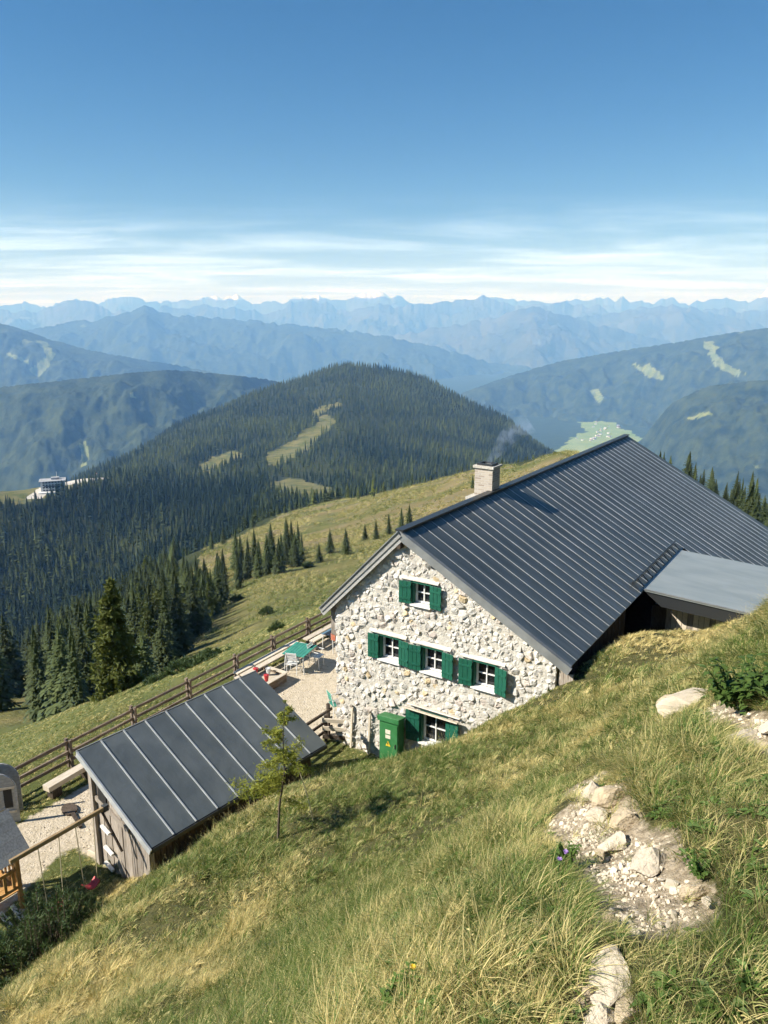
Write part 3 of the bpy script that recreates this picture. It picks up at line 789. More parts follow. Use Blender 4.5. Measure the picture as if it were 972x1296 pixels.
# windows
for wi, w in enumerate(wins):
    g0, g1, z0, z1, sw = w['g0'], w['g1'], w['z0'], w['z1'], w['sw']
    W_ = MB()
    fr = .045
    yb = .10
    for a, b_, c, d in ((g0, g0 + fr, z0, z1), (g1 - fr, g1, z0, z1), (g0 + fr, g1 - fr, z0, z0 + fr), (g0 + fr, g1 - fr, z1 - fr, z1)):
        W_.box(((a + b_) / 2, yb, (c + d) / 2), (b_ - a, .06, d - c))
    win = W_.build('window', M['white'], house); win['label'] = w['lab']
    mg, mz = (g0 + g1) / 2, (z0 + z1) / 2
    MB().box((mg, yb - .004, mz), (.028, .045, z1 - z0 - 2 * fr)).build('mullion', M['white'], win)
    MB().box((mg, yb + .002, mz), (g1 - g0 - 2 * fr, .04, .026)).build('glazing_bar', M['white'], win)
    for sx in (0, 1):
        for sz in (0, 1):
            a = g0 + fr if sx == 0 else mg + .014; b_ = mg - .014 if sx == 0 else g1 - fr
            c = z0 + fr if sz == 0 else mz + .013; d = mz - .013 if sz == 0 else z1 - fr
            MB().box(((a + b_) / 2, yb + .03, (c + d) / 2), (b_ - a, .008, d - c), Matrix.Rotation(random.uniform(-.03, .03), 3, 'Z')).build('pane', M['glass'], win)
    MB().box((mg, .40, mz), (g1 - g0 + .1, .02, z1 - z0 + .1)).build('dark_interior', M['black'], win)
    # green outer frame
    for a, b_, c, d in ((g0 - .05, g0 - .002, z0 - .05, z1 + .05), (g1 + .002, g1 + .05, z0 - .05, z1 + .05), (g0 - .05, g1 + .05, z1 + .002, z1 + .06)):
        MB().box(((a + b_) / 2, .02, (c + d) / 2), (b_ - a, .22, d - c)).build('outer_frame', M['shutter'], win)
    MB().box((mg, -.05, z0 - .035), (g1 - g0 + .12, .22, .05)).build('sill', M['white'], win)
    for sgn in (-1, 1):
        hg = g0 - .03 if sgn < 0 else g1 + .03
        ang = R(random.uniform(4, 9)) * (1 if sgn < 0 else -1)
        if wi == 3 and sgn > 0: ang = R(-16)
        rot = Matrix.Rotation(ang, 3, 'Z')
        sh = MB()
        cz = (z0 + z1) / 2 + .01; hh = z1 - z0 + .06
        nb = 3; bw = sw / nb
        for b2 in range(nb):
            c = rot @ Vector((sgn * (bw * (b2 + .5)), 0, 0))
            sh.box((hg + c.x, -.135 + c.y, cz), (bw - .006, .028, hh), rot)
        so = sh.build('shutter', M['shutter'], win, bevel=.004)
        for dz in (-.27, .27):
            c = rot @ Vector((sgn * sw / 2, -.022, 0))
            MB().box((hg + c.x, -.135 + c.y, cz + dz * hh), (sw - .03, .02, .06), rot).build('shutter_batten', M['shutter'], win)
    if wi < 4:
        lb = MB(); n = 5
        lg0, lg1 = g0 - sw - .02, g1 + sw * .75
        lb.prism([(-.13, z1 + .08), (.05, z1 + .09), (.05, z1 + .19), (-.06, z1 + .165), (-.13, z1 + .11)], (0, 1, 0), (0, 0, 1), (lg1 - lg0, 0, 0), (lg0, 0, 0))
        lb.build('lintel', M['lintel'], win)
    else:
        for k, (oy, oz) in enumerate(((-.10, .19), (-.26, .13))):
            MB().box(((g0 + g1) / 2 + .02, oy, z1 + oz), (g1 - g0 + 2 * sw + .05, .15, .035), Matrix.Rotation(R(-18), 3, 'X')).build('canopy_board', M['palewood'] if k else M['lintel'], win)

# chimney, standing just behind the ridge
def brick_mat():
    m = bpy.data.materials.new('chimney_brick'); m.use_nodes = True
    N, L = m.node_tree.nodes, m.node_tree.links; b = N['Principled BSDF']; b.inputs['Roughness'].default_value = .9
    t = N.new('ShaderNodeTexCoord'); mpn = N.new('ShaderNodeMapping'); mpn.inputs['Rotation'].default_value = (R(90), 0, 0); mpn.inputs['Scale'].default_value = (1, 1, 1)
    sx = N.new('ShaderNodeSeparateXYZ'); L.new(t.outputs['Object'], sx.inputs[0])
    ad = N.new('ShaderNodeMath'); ad.operation = 'ADD'; L.new(sx.outputs[0], ad.inputs[0]); L.new(sx.outputs[1], ad.inputs[1])
    cb = N.new('ShaderNodeCombineXYZ'); L.new(ad.outputs[0], cb.inputs[0]); L.new(sx.outputs[2], cb.inputs[1])
    br = N.new('ShaderNodeTexBrick'); L.new(cb.outputs[0], br.inputs['Vector'])
    br.inputs['Scale'].default_value = 1.0; br.inputs['Brick Width'].default_value = .25; br.inputs['Row Height'].default_value = .077; br.inputs['Mortar Size'].default_value = .009
    br.inputs['Color1'].default_value = (.50, .44, .36, 1); br.inputs['Color2'].default_value = (.33, .27, .22, 1); br.inputs['Mortar'].default_value = (.55, .51, .45, 1)
    L.new(br.outputs['Color'], b.inputs['Base Color'])
    bp = N.new('ShaderNodeBump'); bp.inputs['Distance'].default_value = .01; bp.invert = True; L.new(br.outputs['Fac'], bp.inputs['Height']); L.new(bp.outputs[0], b.inputs['Normal'])
    return m
CG, CR = 2.0, 6.0
chim = MB().box((CG, CR, AZp + .02), (.66, .60, 1.55)).build('chimney', brick_mat(), house)
MB().box((CG, CR, AZp + .84), (.77, .71, .07), jit=.01).build('chimney_cap', M['mortar'], chim)
fl = MB()
for a, b_, c, d in ((-.28, -.22, -.25, .25), (.22, .28, -.25, .25), (-.22, .22, -.25, -.19), (-.22, .22, .19, .25)):
    fl.box((CG + (a + b_) / 2, CR + (c + d) / 2, AZp + .91), (b_ - a, d - c, .08))
fl.build('flue_rim', M['steel'], chim)
MB().box((CG - .12, CR, AZp - .38), (.96, .86, .3)).build('chimney_flashing', M['mortar'], chim)

# snow guard: pipe on brackets above the annex
SG = AG + 4.78
MB().tube([(SG, 6.35, roof_r(SG) + .16), (SG, 12.0, roof_r(SG) + .16)], .032, 8).build('snow_guard', M['steel'], house)
snow = house.children[-1]
for i in range(11):
    r0 = VO + round((6.5 - VO) / PW) * PW + i * PW
    if r0 > 12.0: break
    b2 = MB().bar((SG - .02, r0, roof_r(SG) + .03), (SG - .02, r0, roof_r(SG) + .17), .03, .05, up=(1, 0, 0))
    b2.bar((SG - .02, r0, roof_r(SG) + .15), (SG + .22, r0, roof_r(SG + .22) + .03), .025, .03)
    b2.build('guard_bracket', M['steel'], snow)

# annex with its nearly flat roof
annex = MB()
ag0, ag1 = 7.42, 11.6
za0, za1 = roof_r(7.42) + .06, roof_r(7.42) - .16
nS = 8
aroof = MB().prism([(ag0 - .12, za0), (ag1, za1), (ag1, za1 - .05), (ag0 - .12, za0 - .05)], (1, 0, 0), (0, 0, 1), (0, AX1 - AX0, 0), (0, AX0, 0)).build('annex_roof', M['annex_roof'], house)
MB().prism([(ag0 + .0, za0 - .052), (ag1, za1 - .052), (ag1, za1 - .46), (ag0 + .52, za0 - .50), (ag0 + .0, za0 - .12)], (1, 0, 0), (0, 0, 1), (0, .05, 0), (0, AX0 + .06, 0)).build('fascia', M['steel'], aroof)
MB().box(((ag0 + ag1) / 2 - .05, AX0 - .0, (za0 + za1) / 2 + .012), (ag1 - ag0, .05, .03), Matrix.Rotation(math.atan2(za0 - za1, ag1 - ag0), 3, 'Y')).build('drip_edge', M['verge'], aroof)
for i in range(13):
    g_ = 8.05 + i * .17
    MB().box((g_, AX0 + .75, 2.5 + random.uniform(-.02, .02)), (.155, .04, 2.9)).build('annex_board', M['palewood'] if i % 4 else M['oldwood'], aroof)
for i in range(16):
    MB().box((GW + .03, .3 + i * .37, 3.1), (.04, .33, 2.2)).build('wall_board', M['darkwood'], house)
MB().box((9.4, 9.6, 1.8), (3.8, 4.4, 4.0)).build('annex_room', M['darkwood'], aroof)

# ------------------------------------------------------------------ wooden shed
SA_ = R(39.5)
CS = atz(135, 1098, ZT)
shed = thing('wooden_shed', 'low weathered board shed with grey standing seam pent roof', 'shed', (CS.x, CS.y, ZT), -SA_)
SL_ = 5.3
zh, zl, gh, gl_ = 3.02, 1.71, -.55, 2.24
def sz(x): return zh + (zl - zh) * (x - gh) / (gl_ - gh)
# boards of the near end wall
x = -.27
while x < 1.98:
    bw = random.uniform(.13, .2)
    MB().prism([(x, -.3), (x + bw - .012, -.3), (x + bw - .012, sz(x + bw) - .09), (x, sz(x) - .09)], (1, 0, 0), (0, 0, 1), (0, .03, 0), (0, random.uniform(.02, .05), 0)).build('wall_board', M['oldwood'], shed)
    x += bw
for (a, b_, y, n) in ((-.27, 2.0, SL_ - .25, 14),):
    for i in range(n):
        xx = a + (b_ - a) * i / n
        MB().prism([(xx, -.3), (xx + .155, -.3), (xx + .155, sz(xx + .155) - .09), (xx, sz(xx) - .09)], (1, 0, 0), (0, 0, 1), (0, .03, 0), (0, y, 0)).build('wall_board', M['darkwood'], shed)
for i in range(30):
    yy = .08 + i * .166
    MB().box((2.0, yy + .08, sz(2.0) / 2 - .25), (.03, .152, sz(2.0) + .32)).build('wall_board', M['darkwood'], shed)
    MB().box((-.29, yy + .08, sz(-.29) / 2 - .2), (.03, .152, sz(-.29) + .22)).build('wall_board', M['oldwood'], shed)
for px_ in (-.28, 1.97):
    MB().box((px_, .0, sz(px_) / 2 - .2), (.13, .12, sz(px_) + .2)).build('corner_post', M['oldwood'], shed)
MB().box((.5, -.0, 1.72), (1.4, .05, .12), Matrix.Rotation(R(12), 3, 'Y')).build('cross_board', M['oldwood'], shed)
# opening under the roof
MB().box((.12, .005, 2.02), (.34, .03, .5)).build('wall_opening', M['black'], shed)
for k, (xx, zz_) in enumerate(((.18, 1.20), (.24, .66), (.2, .20))):
    MB().box((xx + .05, -.06, zz_), (.34, .07, .06), Matrix.Rotation(R(14), 3, 'Y')).build('climbing_step', M['white'], shed)
sroof = MB().prism([(gh + .05, sz(gh + .05) - .14), (gl_ - .05, sz(gl_ - .05) - .14), (gl_ - .05, sz(gl_ - .05) - .03), (gh + .05, sz(gh + .05) - .03)], (1, 0, 0), (0, 0, 1), (0, SL_ + .1, 0), (0, -.05, 0)).build('roof', M['darkwood'], shed)
SP = 9
spw = (SL_ + .3) / SP
for i in range(SP):
    y0 = -.15 + i * spw
    mb = MB()
    nseg = 9
    zo = [random.uniform(-.006, .006) for _ in range(nseg + 1)]
    vs, fs = [], []
    for k in range(nseg + 1):
        t = k / nseg; xx = gh + (gl_ - gh) * t
        for yy in (y0 + .004, y0 + spw * .5, y0 + spw - .004):
            zz_ = sz(xx) + (zo[k] * .5 + .001 if yy not in (y0 + .004, y0 + spw - .004) else 0)
            vs += [(xx, yy, zz_)]
    for k in range(nseg):
        for c in (0, 1): fs.append((k * 3 + c, k * 3 + c + 1, k * 3 + c + 4, k * 3 + c + 3))
    mb.add(vs, fs)
    o = mb.build('roof_panel', M['shed_roof'], sroof)
    sol = o.modifiers.new('thickness', 'SOLIDIFY'); sol.thickness = .012; sol.offset = -1
    if i: MB().bar((gh, y0, sz(gh) + .012), (gl_, y0, sz(gl_) + .012), .03, .032, up=(.47, 0, 1)).build('seam', M['seam'], sroof)
MB().bar((gh - .02, -.16, sz(gh) - .06), (gl_ + .03, -.16, sz(gl_ + .03) - .06), .04, .16, up=(.47, 0, 1)).build('verge_trim', M['seam'], sroof)
MB().bar((gh - .03, -.16, sz(gh) - .03), (gh - .03, SL_ + .16, sz(gh) - .03), .03, .10).build('eave_trim', M['verge'], sroof)
MB().bar((gl_ + .02, -.16, sz(gl_) - .07), (gl_ + .02, SL_ + .16, sz(gl_) - .07), .03, .10).build('eave_trim', M['steel'], sroof)

# ------------------------------------------------------------------ electric cabinet
cb_ = thing('electric_cabinet', 'green metal electricity cabinet with stickers standing against the stone wall', 'cabinet', Vector((BX, BY, ZT)) + Matrix.Rotation(HA, 3, 'Z') @ Vector((2.22, -.42, 0.10)), HA + R(4))
cb_.scale = (.86, .86, 1.0)
MB().box((0, 0, .78), (.72, .44, 1.56)).build('body', M['cabinet'], cb_, bevel=.01)
MB().prism([(-.28, 1.54), (.28, 1.54), (.27, 1.58), (-.28, 1.70)], (0, 1, 0), (0, 0, 1), (.82, 0, 0), (-.41, 0, 0)).build('lid', M['cabinet'], cb_, bevel=.006)
dr = MB().box((0, -.228, .76), (.66, .015, 1.42)).build('door', M['cabinet'], cb_)
MB().box((-.02, -.24, 1.22), (.19, .006, .13)).build('sticker', M['sticker'], dr)
MB().box((-.02, -.24, 1.06), (.19, .006, .11)).build('sticker', M['sticker'], dr)
MB().prism([(-.11, .76), (.08, .76), (-.015, .93)], (1, 0, 0), (0, 0, 1), (0, .006, 0), (0, -.243, 0)).build('warning_triangle', M['yellow'], dr)
MB().prism([(-.03, .885), (-.045, .83), (-.022, .835), (-.03, .78), (.01, .85), (-.012, .845), (-.005, .885)], (1, 0, 0), (0, 0, 1), (0, .003, 0), (0, -.247, 0)).build('bolt_mark', M['black'], dr)
MB().box((.26, -.245, .8), (.03, .03, .14)).build('door_handle', M['steel'], dr)
MB().box((0, 0, -.03), (.86, .56, .12)).build('plinth', M['mortar'], cb_)

# ------------------------------------------------------------------ fences
def rail_fence(name, label, g, rposts, rails_z, lean=0.0, gdir=None, group=None, hpost=1.25, wood='fencewood'):
    f_ = thing(name, label, 'fence', (*wxy(g, rposts[0]), ZT), HA, group)
    for i, r_ in enumerate(rposts):
        y = r_ - rposts[0]
        MB().box((.02, y, hpost / 2 - .2), (.085, .085, hpost + .4), Matrix.Rotation(random.uniform(-.03, .03), 3, 'X')).build('post', M[wood], f_)
        if wood == 'fencewood': MB().box((.145, y + .02, hpost / 2 - .1), (.075, .08, hpost + .12), Matrix.Rotation(random.uniform(-.02, .02), 3, 'X')).build('post', M[wood], f_)
        if i + 1 < len(rposts):
            y2 = rposts[i + 1] - rposts[0]
            for z in rails_z:
                MB().bar((.08 + random.uniform(-.01, .01), y - .12, z + random.uniform(-.03, .03)), (.08 + random.uniform(-.01, .01), y2 + .12, z + random.uniform(-.03, .03)), .05, .09, jit=.008).build('rail', M[wood], f_)
    return f_
rail_fence('rail_fence', 'long weathered timber rail fence along the outer edge of the terrace', -5.95, [-10.4, -8.0, -5.58, -3.2, -.84, 1.5, 3.6, 5.8, 8.0], (.24, .52, .82), hpost=.95)
rail_fence('rail_fence', 'short dark three-rail fence between the shed and the house corner', -.55, [-3.1, -1.5, .12], (.25, .58, .92), hpost=1.1, wood='darkwood')
# second short run at the house corner, square to the first
f2 = thing('rail_fence', 'low broken fence panel leaning by the house corner next to cabinet', 'fence', (*wxy(-.35, -.25), ZT), HA - R(62))
for i, y in enumerate((0, 1.25)):
    MB().box((0, y, .42), (.1, .1, 1.0)).build('post', M['darkwood'], f2)
for z in (.22, .5, .78):
    MB().bar((.07, -.1, z), (.07, 1.4, z - .05), .05, .12, jit=.01).build('rail', M['palewood'] if z > .4 else M['darkwood'], f2)
for k, (g_, r_) in enumerate(((.55, -.12), (1.22, -.14))):
    p = thing('wooden_stake', ['pale upright stake against the stone wall nearest the corner fence', 'pale upright stake against the stone wall beside the green cabinet'][k], 'stake', (*wxy(g_, r_), ZT), HA)
    MB().box((0, 0, .62), (.06, .05, 1.6), Matrix.Rotation(R(3), 3, 'Y')).build('shaft', M['palewood'], p)
    MB().box((0, 0, 1.44), (.075, .065, .06), Matrix.Rotation(R(3), 3, 'Y')).build('tip', M['oldwood'], p)

# ------------------------------------------------------------------ terrace furniture
pt = atz(380, 845, ZT)
tb = thing('terrace_table', 'green slatted folding table on white legs standing on the gravel terrace', 'table', (pt.x, pt.y, ZT), HA + R(12))
for i in range(7):
    MB().box((-.39 + i * .13, 0, .75), (.118, 1.15, .03)).build('slat', M['tablegreen'], tb)
for sx in (-1, 1):
    for sy in (-1, 1):
        MB().tube([(sx * .36, sy * .45, .73), (sx * .42, sy * .5, 0)], .022, 6).build('leg', M['metalwhite'], tb)
for sy in (-1, 1): MB().tube([(-.4, sy * .48, .3), (.4, sy * .48, .3)], .016, 6).build('stretcher', M['metalwhite'], tb)
def chair(loc, rz, label, seatm):
    c = thing('garden_chair', label, 'chair', loc, rz)
    for i in range(4): MB().box((0, -.17 + i * .115, .45), (.42, .10, .025)).build('seat_slat', seatm, c)
    for i in range(3): MB().box((0, .225 + i * .03, .62 + i * .12), (.42, .02, .09), Matrix.Rotation(R(-14), 3, 'X')).build('back_slat', seatm, c)
    for sx in (-1, 1):
        MB().tube([(sx * .2, -.2, .0), (sx * .2, -.18, .44)], .016, 6).build('leg', M['metalwhite'], c)
        MB().tube([(sx * .2, .24, .0), (sx * .2, .2, .44), (sx * .2, .3, .92)], .016, 6).build('leg', M['metalwhite'], c)
        MB().tube([(sx * .24, -.2, .66), (sx * .24, .26, .68)], .016, 6).build('armrest', M['metalwhite'], c)
    return c
def tl(u, v, dx=0, dy=0):
    p = atz(u, v, ZT); return (p.x + dx, p.y + dy, ZT)
chair(tl(372, 851), HA + R(200), 'white metal chair pulled up to the near side of the green table', M['metalwhite'])
chair(tl(401, 843), HA + R(100), 'white metal chair beside the green table facing the stone wall', M['metalwhite'])
chair(tl(427, 905), HA + R(150), 'green seated metal chair next to the stone house corner', M['tablegreen'])
t2 = thing('terrace_table', 'small blue grey table tucked beside the house wall near the fence', 'table', tl(421, 822), HA)
for i in range(5): MB().box((-.24 + i * .12, 0, .74), (.11, .7, .025)).build('slat', material('table_blue%d' % i, (.12, .20, .26), rough=.5) if i == 0 else M['steel'], t2)
for sx in (-1, 1):
    for sy in (-1, 1): MB().tube([(sx * .24, sy * .3, .72), (sx * .27, sy * .33, 0)], .018, 6).build('leg', M['metalwhite'], t2)
# long benches by the fence
for k, (g_, ra, rb, lab) in enumerate(((-5.35, 1.1, 4.6, 'long pale plank bench along the fence behind the green table'), (-5.15, 4.9, 7.6, 'pale plank bench along the fence beyond the green table'))):
    b2 = thing('plank_bench', lab, 'bench', (*wxy(g_, ra), ZT), HA)
    for i in range(2): MB().box((-.16 + i * .34, (rb - ra) / 2, .44), (.25, rb - ra, .045)).build('seat_plank', M['palewood'], b2)
    for y in (.2, (rb - ra) - .2): MB().box((0, y, .21), (.5, .07, .42)).build('leg', M['fencewood'], b2)
# sandbox with toys
pt = atz(349, 868, ZT)
sb_ = thing('sandbox', 'brown boarded sandbox on the terrace just beyond the shed roof', 'sandbox', (pt.x - .55, pt.y + .15, ZT), HA)
sb_.scale = (.78, .85, .85)
for (c, s_) in (((0, -.75, .19), (1.7, .05, .42)), ((0, .75, .19), (1.7, .05, .42)), ((-.83, 0, .19), (.05, 1.45, .42)), ((.83, 0, .19), (.05, 1.45, .42))):
    MB().box(c, s_).build('side_board', M['fencewood'], sb_)
for c, s_ in (((0, -.75, .42), (1.78, .2, .035)), ((.83, .0, .42), (.2, 1.3, .035)), ((-.83, 0, .42), (.2, 1.3, .035)), ((0, .75, .42), (1.78, .2, .035))):
    MB().box(c, s_).build('seat_board', M['palewood'], sb_)
MB().box((0, 0, .2), (1.6, 1.44, .12)).build('sand', M['pebble'], sb_)
for k, (dx, dy, mt, lab) in enumerate(((-.35, .1, 'red', 'red plastic toy lying in the sandbox beside the white one'), (.05, .35, 'metalwhite', 'white plastic toy lying in the sandbox'), (.35, -.1, 'red', 'red toy bucket in the sandbox corner towards the house'))):
    q = Matrix.Rotation(HA, 3, 'Z') @ Vector((dx, dy, .26)) + sb_.location
    ty = thing('sand_toy', lab, 'toy', q, random.uniform(0, 3))
    MB().tube([(0, 0, 0), (0, 0, .12), (0, 0, .24)], [.06, .08, .10], 10).build('tub', M[mt], ty)
    MB().tube([(-.1, 0, .22), (-.06, 0, .31), (.06, 0, .31), (.1, 0, .22)], .01, 5).build('handle', M['steel'], ty)

# ------------------------------------------------------------------ playground
BZ = ZT + 2.15
e1, e2 = atz(18, 1088, BZ), atz(130, 1024, BZ)
bd = (e2 - e1); yaw = math.atan2(-bd.x, bd.y)
sw_ = thing('swing_set', 'timber swing beam with two red seats between play tower and shed', 'swing', (e1.x, e1.y, ZT), yaw)
bl = bd.length
MB().bar((0, -.1, 2.15), (0, bl + .1, 2.15), .075, .10).build('beam', M['palebeam'], sw_, bevel=.01)
MB().tube([(0, bl - .02, 2.08), (.42, bl + .12, 1.15)], .03, 8).build('wall_strut', M['darkwood'], sw_)
MB().box((0, bl + .06, 2.15), (.11, .12, .15)).build('beam_shoe', M['steel'], sw_)
for k, (ua, ub) in enumerate(((.245, .475), (.665, .88))):
    y0, y1 = ua * bl + .06, ub * bl - .06
    st = MB()
    n = 8; vs, fs = [], []
    for i in range(n + 1):
        t = i / n; yy = y0 + (y1 - y0) * t; zz_ = .52 - .10 * math.sin(math.pi * t)
        vs += [(-.11, yy, zz_), (.11, yy, zz_), (.11, yy, zz_ - .02), (-.11, yy, zz_ - .02)]
    for i in range(n):
        for c in range(4): fs.append((i * 4 + c, i * 4 + (c + 1) % 4, i * 4 + 4 + (c + 1) % 4, i * 4 + 4 + c))
    fs += [(0, 1, 2, 3), (n * 4 + 3, n * 4 + 2, n * 4 + 1, n * 4)]
    seat = st.add(vs, fs).build('swing_seat', M['red'], sw_)
    for y, yt in ((y0, ua * bl), (y1, ub * bl)):
        MB().tube([(0, y, .5), (0, yt, 2.1)], .011, 5).build('rope', M['drystem'], sw_)
# play tower at the left edge
tw = thing('play_tower', 'wooden play tower with grey shingled pitched roof and orange posts', 'play tower', tl(2, 1158, -.32, .05), yaw)
tw.scale = (.9, .9, .92)
W2, D2 = .62, .55
for sx in (-1, 1):
    for sy in (-1, 1): MB().box((sx * W2, sy * D2, .85), (.10, .10, 2.0)).build('post', M['orangewood'], tw)
for i in range(8): MB().box((-W2 + .08 + i * .157, 0, .62), (.145, 1.2, .03)).build('deck_board', M['orangewood'], tw)
for sx, sy in ((1, 0), (0, -1), (0, 1)):
    for z in (.72, 1.22):
        MB().box((sx * W2, sy * D2, z), (.05 if sx else 1.14, .05 if sy else 1.0, .08)).build('railing', M['orangewood'], tw)
    for i in range(5):
        t = -.42 + i * .21
        MB().box((sx * W2 if sx else t, sy * D2 if sy else t, .97), (.03 if sx else .07, .03 if sy else .07, .44)).build('baluster', M['orangewood'], tw)
for sx in (-1, 1):
    for i in range(5):
        MB().box((sx * (.14 + i * .19), 0, 2.42 - i * .16), (.24, 1.55, .03), Matrix.Rotation(sx * R(42), 3, 'Y')).build('roof_board', M['greyboard'], tw)
for i in range(3): MB().box((W2 + .25, -.3 + .3 * i, .25 + .0 * i), (.5, .1, .05), Matrix.Rotation(R(20), 3, 'Y')).build('step', M['white'], tw)
# arched wooden playhouse front
ph = thing('arched_play_panel', 'pale arched wooden play panel with dark openings by the fence end', 'play panel', tl(0, 1044), R(16))
def arch(w, h, n=12):
    return [(-w, 0)] + [(w * math.cos(math.pi - math.pi * i / n), h - w + w * math.sin(math.pi * i / n)) for i in range(n + 1)] + [(w, 0)]
for y in (0, .5):
    MB().prism(arch(.5, 1.5), (1, 0, 0), (0, 0, 1), (0, .05, 0), (0, y, 0)).build('arch_board', M['greyboard'], ph)
for x0, zz_ in ((-.28, .75), (.28, .75)):
    MB().box((x0, -.004, zz_), (.2, .03, .55)).build('opening', M['black'], ph)
for z in (.35, 1.05): MB().box((0, -.015, z), (.9, .02, .06)).build('batten', M['palewood'], ph)
# timber trough / beam
p1, p2 = atz(60, 1013, ZT), atz(122, 976, ZT)
tr_ = thing('timber_beam_seat', 'squared timber beam seat lying along the fence beside the shed', 'bench', (p1.x, p1.y, ZT), math.atan2(-(p2 - p1).x, (p2 - p1).y))
Lb = (p2 - p1).length
MB().box((0, Lb / 2, .36), (.26, Lb, .16), jit=.008).build('beam', M['palewood'], tr_)
for y in (.25, Lb - .3): MB().box((0, y, .14), (.24, .3, .28)).build('support_block', M['darkwood'], tr_)
lp = thing('round_play_disc', 'dark round paddle board lying on the playground gravel beside the shed', 'play board', tl(88, 1026), HA - R(20))
vs = [(.28 * math.cos(2 * math.pi * k / 16), .20 * math.sin(2 * math.pi * k / 16)) for k in range(16)]
MB().prism(vs, (1, 0, 0), (0, 1, 0), (0, 0, .05), (0, 0, .02)).build('disc', M['darkwood'], lp)  # flat dark disc with a bar, a guessed form
MB().box((.60, 0.02, .05), (.75, .09, .05)).build('handle', M['darkwood'], lp)
for k, (u_, v_) in enumerate(((121, 1083), (28, 1160))):
    q = tl(u_, v_)
    st = thing('border_stone', ['pale flat block lying in the grass beside the shed corner', 'pale flat block at the foot of the play tower'][k], 'stone', q, HA + .4 * k)
    MB().box((0, 0, .06), (.42, .2, .16), jit=.02).build('block', M['rockpale'], st, bevel=.02)
# ------------------------------------------------------------------ trees
def spruce_meshes(seed, H=12.0, Rm=2.3, levels=22, per=9, seg=3, lod=0, mat=None, slim=0.85):
    rs = random.Random(seed)
    crown = MB()
    for l in range(levels):
        t = 0.05 + 0.93 * (l / (levels - 1)) ** 0.92
        h = H * t
        rad = Rm * (1 - t) ** slim * rs.uniform(.78, 1.12) + .05
        if t < .16: rad *= .65 + 2.0 * t
        nb = max(5, int(per * (1 - .4 * t)))
        a0 = rs.uniform(0, 6.28)
        for b in range(nb):
            a = a0 + 2 * math.pi * (b + rs.uniform(-.3, .3)) / nb
            L = rad * rs.uniform(.7, 1.12)
            hh = h + rs.uniform(-.5, .5) * H / levels
            dx, dy = math.cos(a), math.sin(a); nx, ny = -dy, dx
            droop = (.38 - .55 * t) * L + .08 * L
            if lod:
                w = L * .42
                crown.add([(0, 0, hh + .15 * L), (dx * L * .62 + nx * w, dy * L * .62 + ny * w, hh - droop * .5), (dx * L, dy * L, hh - droop), (dx * L * .62 - nx * w, dy * L * .62 - ny * w, hh - droop * .6)],
                          [(0, 1, 2), (0, 2, 3)])
                continue
            spine = []
            for k in range(seg + 1):
                s_ = k / seg
                spine.append(Vector((dx * L * s_, dy * L * s_, hh + .10 * L * math.sin(s_ * 2.2) - droop * s_ * s_ * 1.15)))
            for k in range(seg):
                p, q = spine[k], spine[k + 1]
                w = L * (.42 - .10 * k) * rs.uniform(.8, 1.2)
                for sgn in (-1, 1):
                    tip = p * .3 + q * .7 + Vector((nx * w * sgn, ny * w * sgn, -.22 * w - rs.uniform(0, .12) * L)) + Vector((dx, dy, 0)) * w * .45
                    crown.add([p, q, tip], [(0, 1, 2)])
            q = spine[-1]
            crown.add([spine[-2] + Vector((nx, ny, 0)) * .05 * L, q + Vector((dx, dy, -.25)) * .12 * L, spine[-2] - Vector((nx, ny, 0)) * .05 * L], [(0, 1, 2)])
    # dense inner foliage so that the crown is not see-through
    nr, na_ = (12, 9) if not lod else (4, 6)
    o_ = len(crown.v); vs, fs = [], []
    for k in range(nr):
        t = .05 + .93 * k / (nr - 1)
        for j in range(na_):
            a = 2 * math.pi * j / na_ + k * .5; rr_ = Rm * (1 - t) ** slim * (.50 if j % 2 else .26) * rs.uniform(.85, 1.15) + .02
            vs.append((math.cos(a) * rr_, math.sin(a) * rr_, H * t + rs.uniform(-.03, .03) * H - (.05 * H * (1 - t) if j % 2 else 0)))
    for k in range(nr - 1):
        for j in range(na_): fs.append((k * na_ + j, k * na_ + (j + 1) % na_, (k + 1) * na_ + (j + 1) % na_, (k + 1) * na_ + j))
    crown.add(vs, fs)
    crown.tube([(0, 0, H * .9), (0, 0, H * 1.03)], [.03, .004], 4)
    trunk = MB().tube([(0, 0, -1.0), (0, 0, H * .2), (0, 0, H * .6), (0, 0, H * .95)], [.022 * H / 1.6, .012 * H, .007 * H, .002 * H], 6)
    return crown.mesh('crown', mat or M['spruce']), trunk.mesh('trunk', M['bark'])
SPR = [spruce_meshes(s, H=12, Rm=rm, levels=lv, per=pr, slim=sl) for s, rm, lv, pr, sl in ((1, 2.5, 27, 11, .85), (2, 2.1, 28, 10, .9), (3, 2.9, 25, 11, .8), (4, 2.3, 24, 11, .95), (5, 1.9, 27, 10, .8), (6, 2.7, 28, 11, .9))]
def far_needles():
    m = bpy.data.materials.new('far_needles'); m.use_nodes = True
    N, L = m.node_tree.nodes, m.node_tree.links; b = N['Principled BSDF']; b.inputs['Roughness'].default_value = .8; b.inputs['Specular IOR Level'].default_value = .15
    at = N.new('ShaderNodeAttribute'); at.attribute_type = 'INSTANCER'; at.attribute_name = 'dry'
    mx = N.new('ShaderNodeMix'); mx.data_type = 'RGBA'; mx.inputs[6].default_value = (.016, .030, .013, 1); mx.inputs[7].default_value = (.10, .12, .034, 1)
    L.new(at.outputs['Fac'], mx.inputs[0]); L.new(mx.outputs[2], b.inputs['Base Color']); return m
M['sprucefar'] = far_needles()
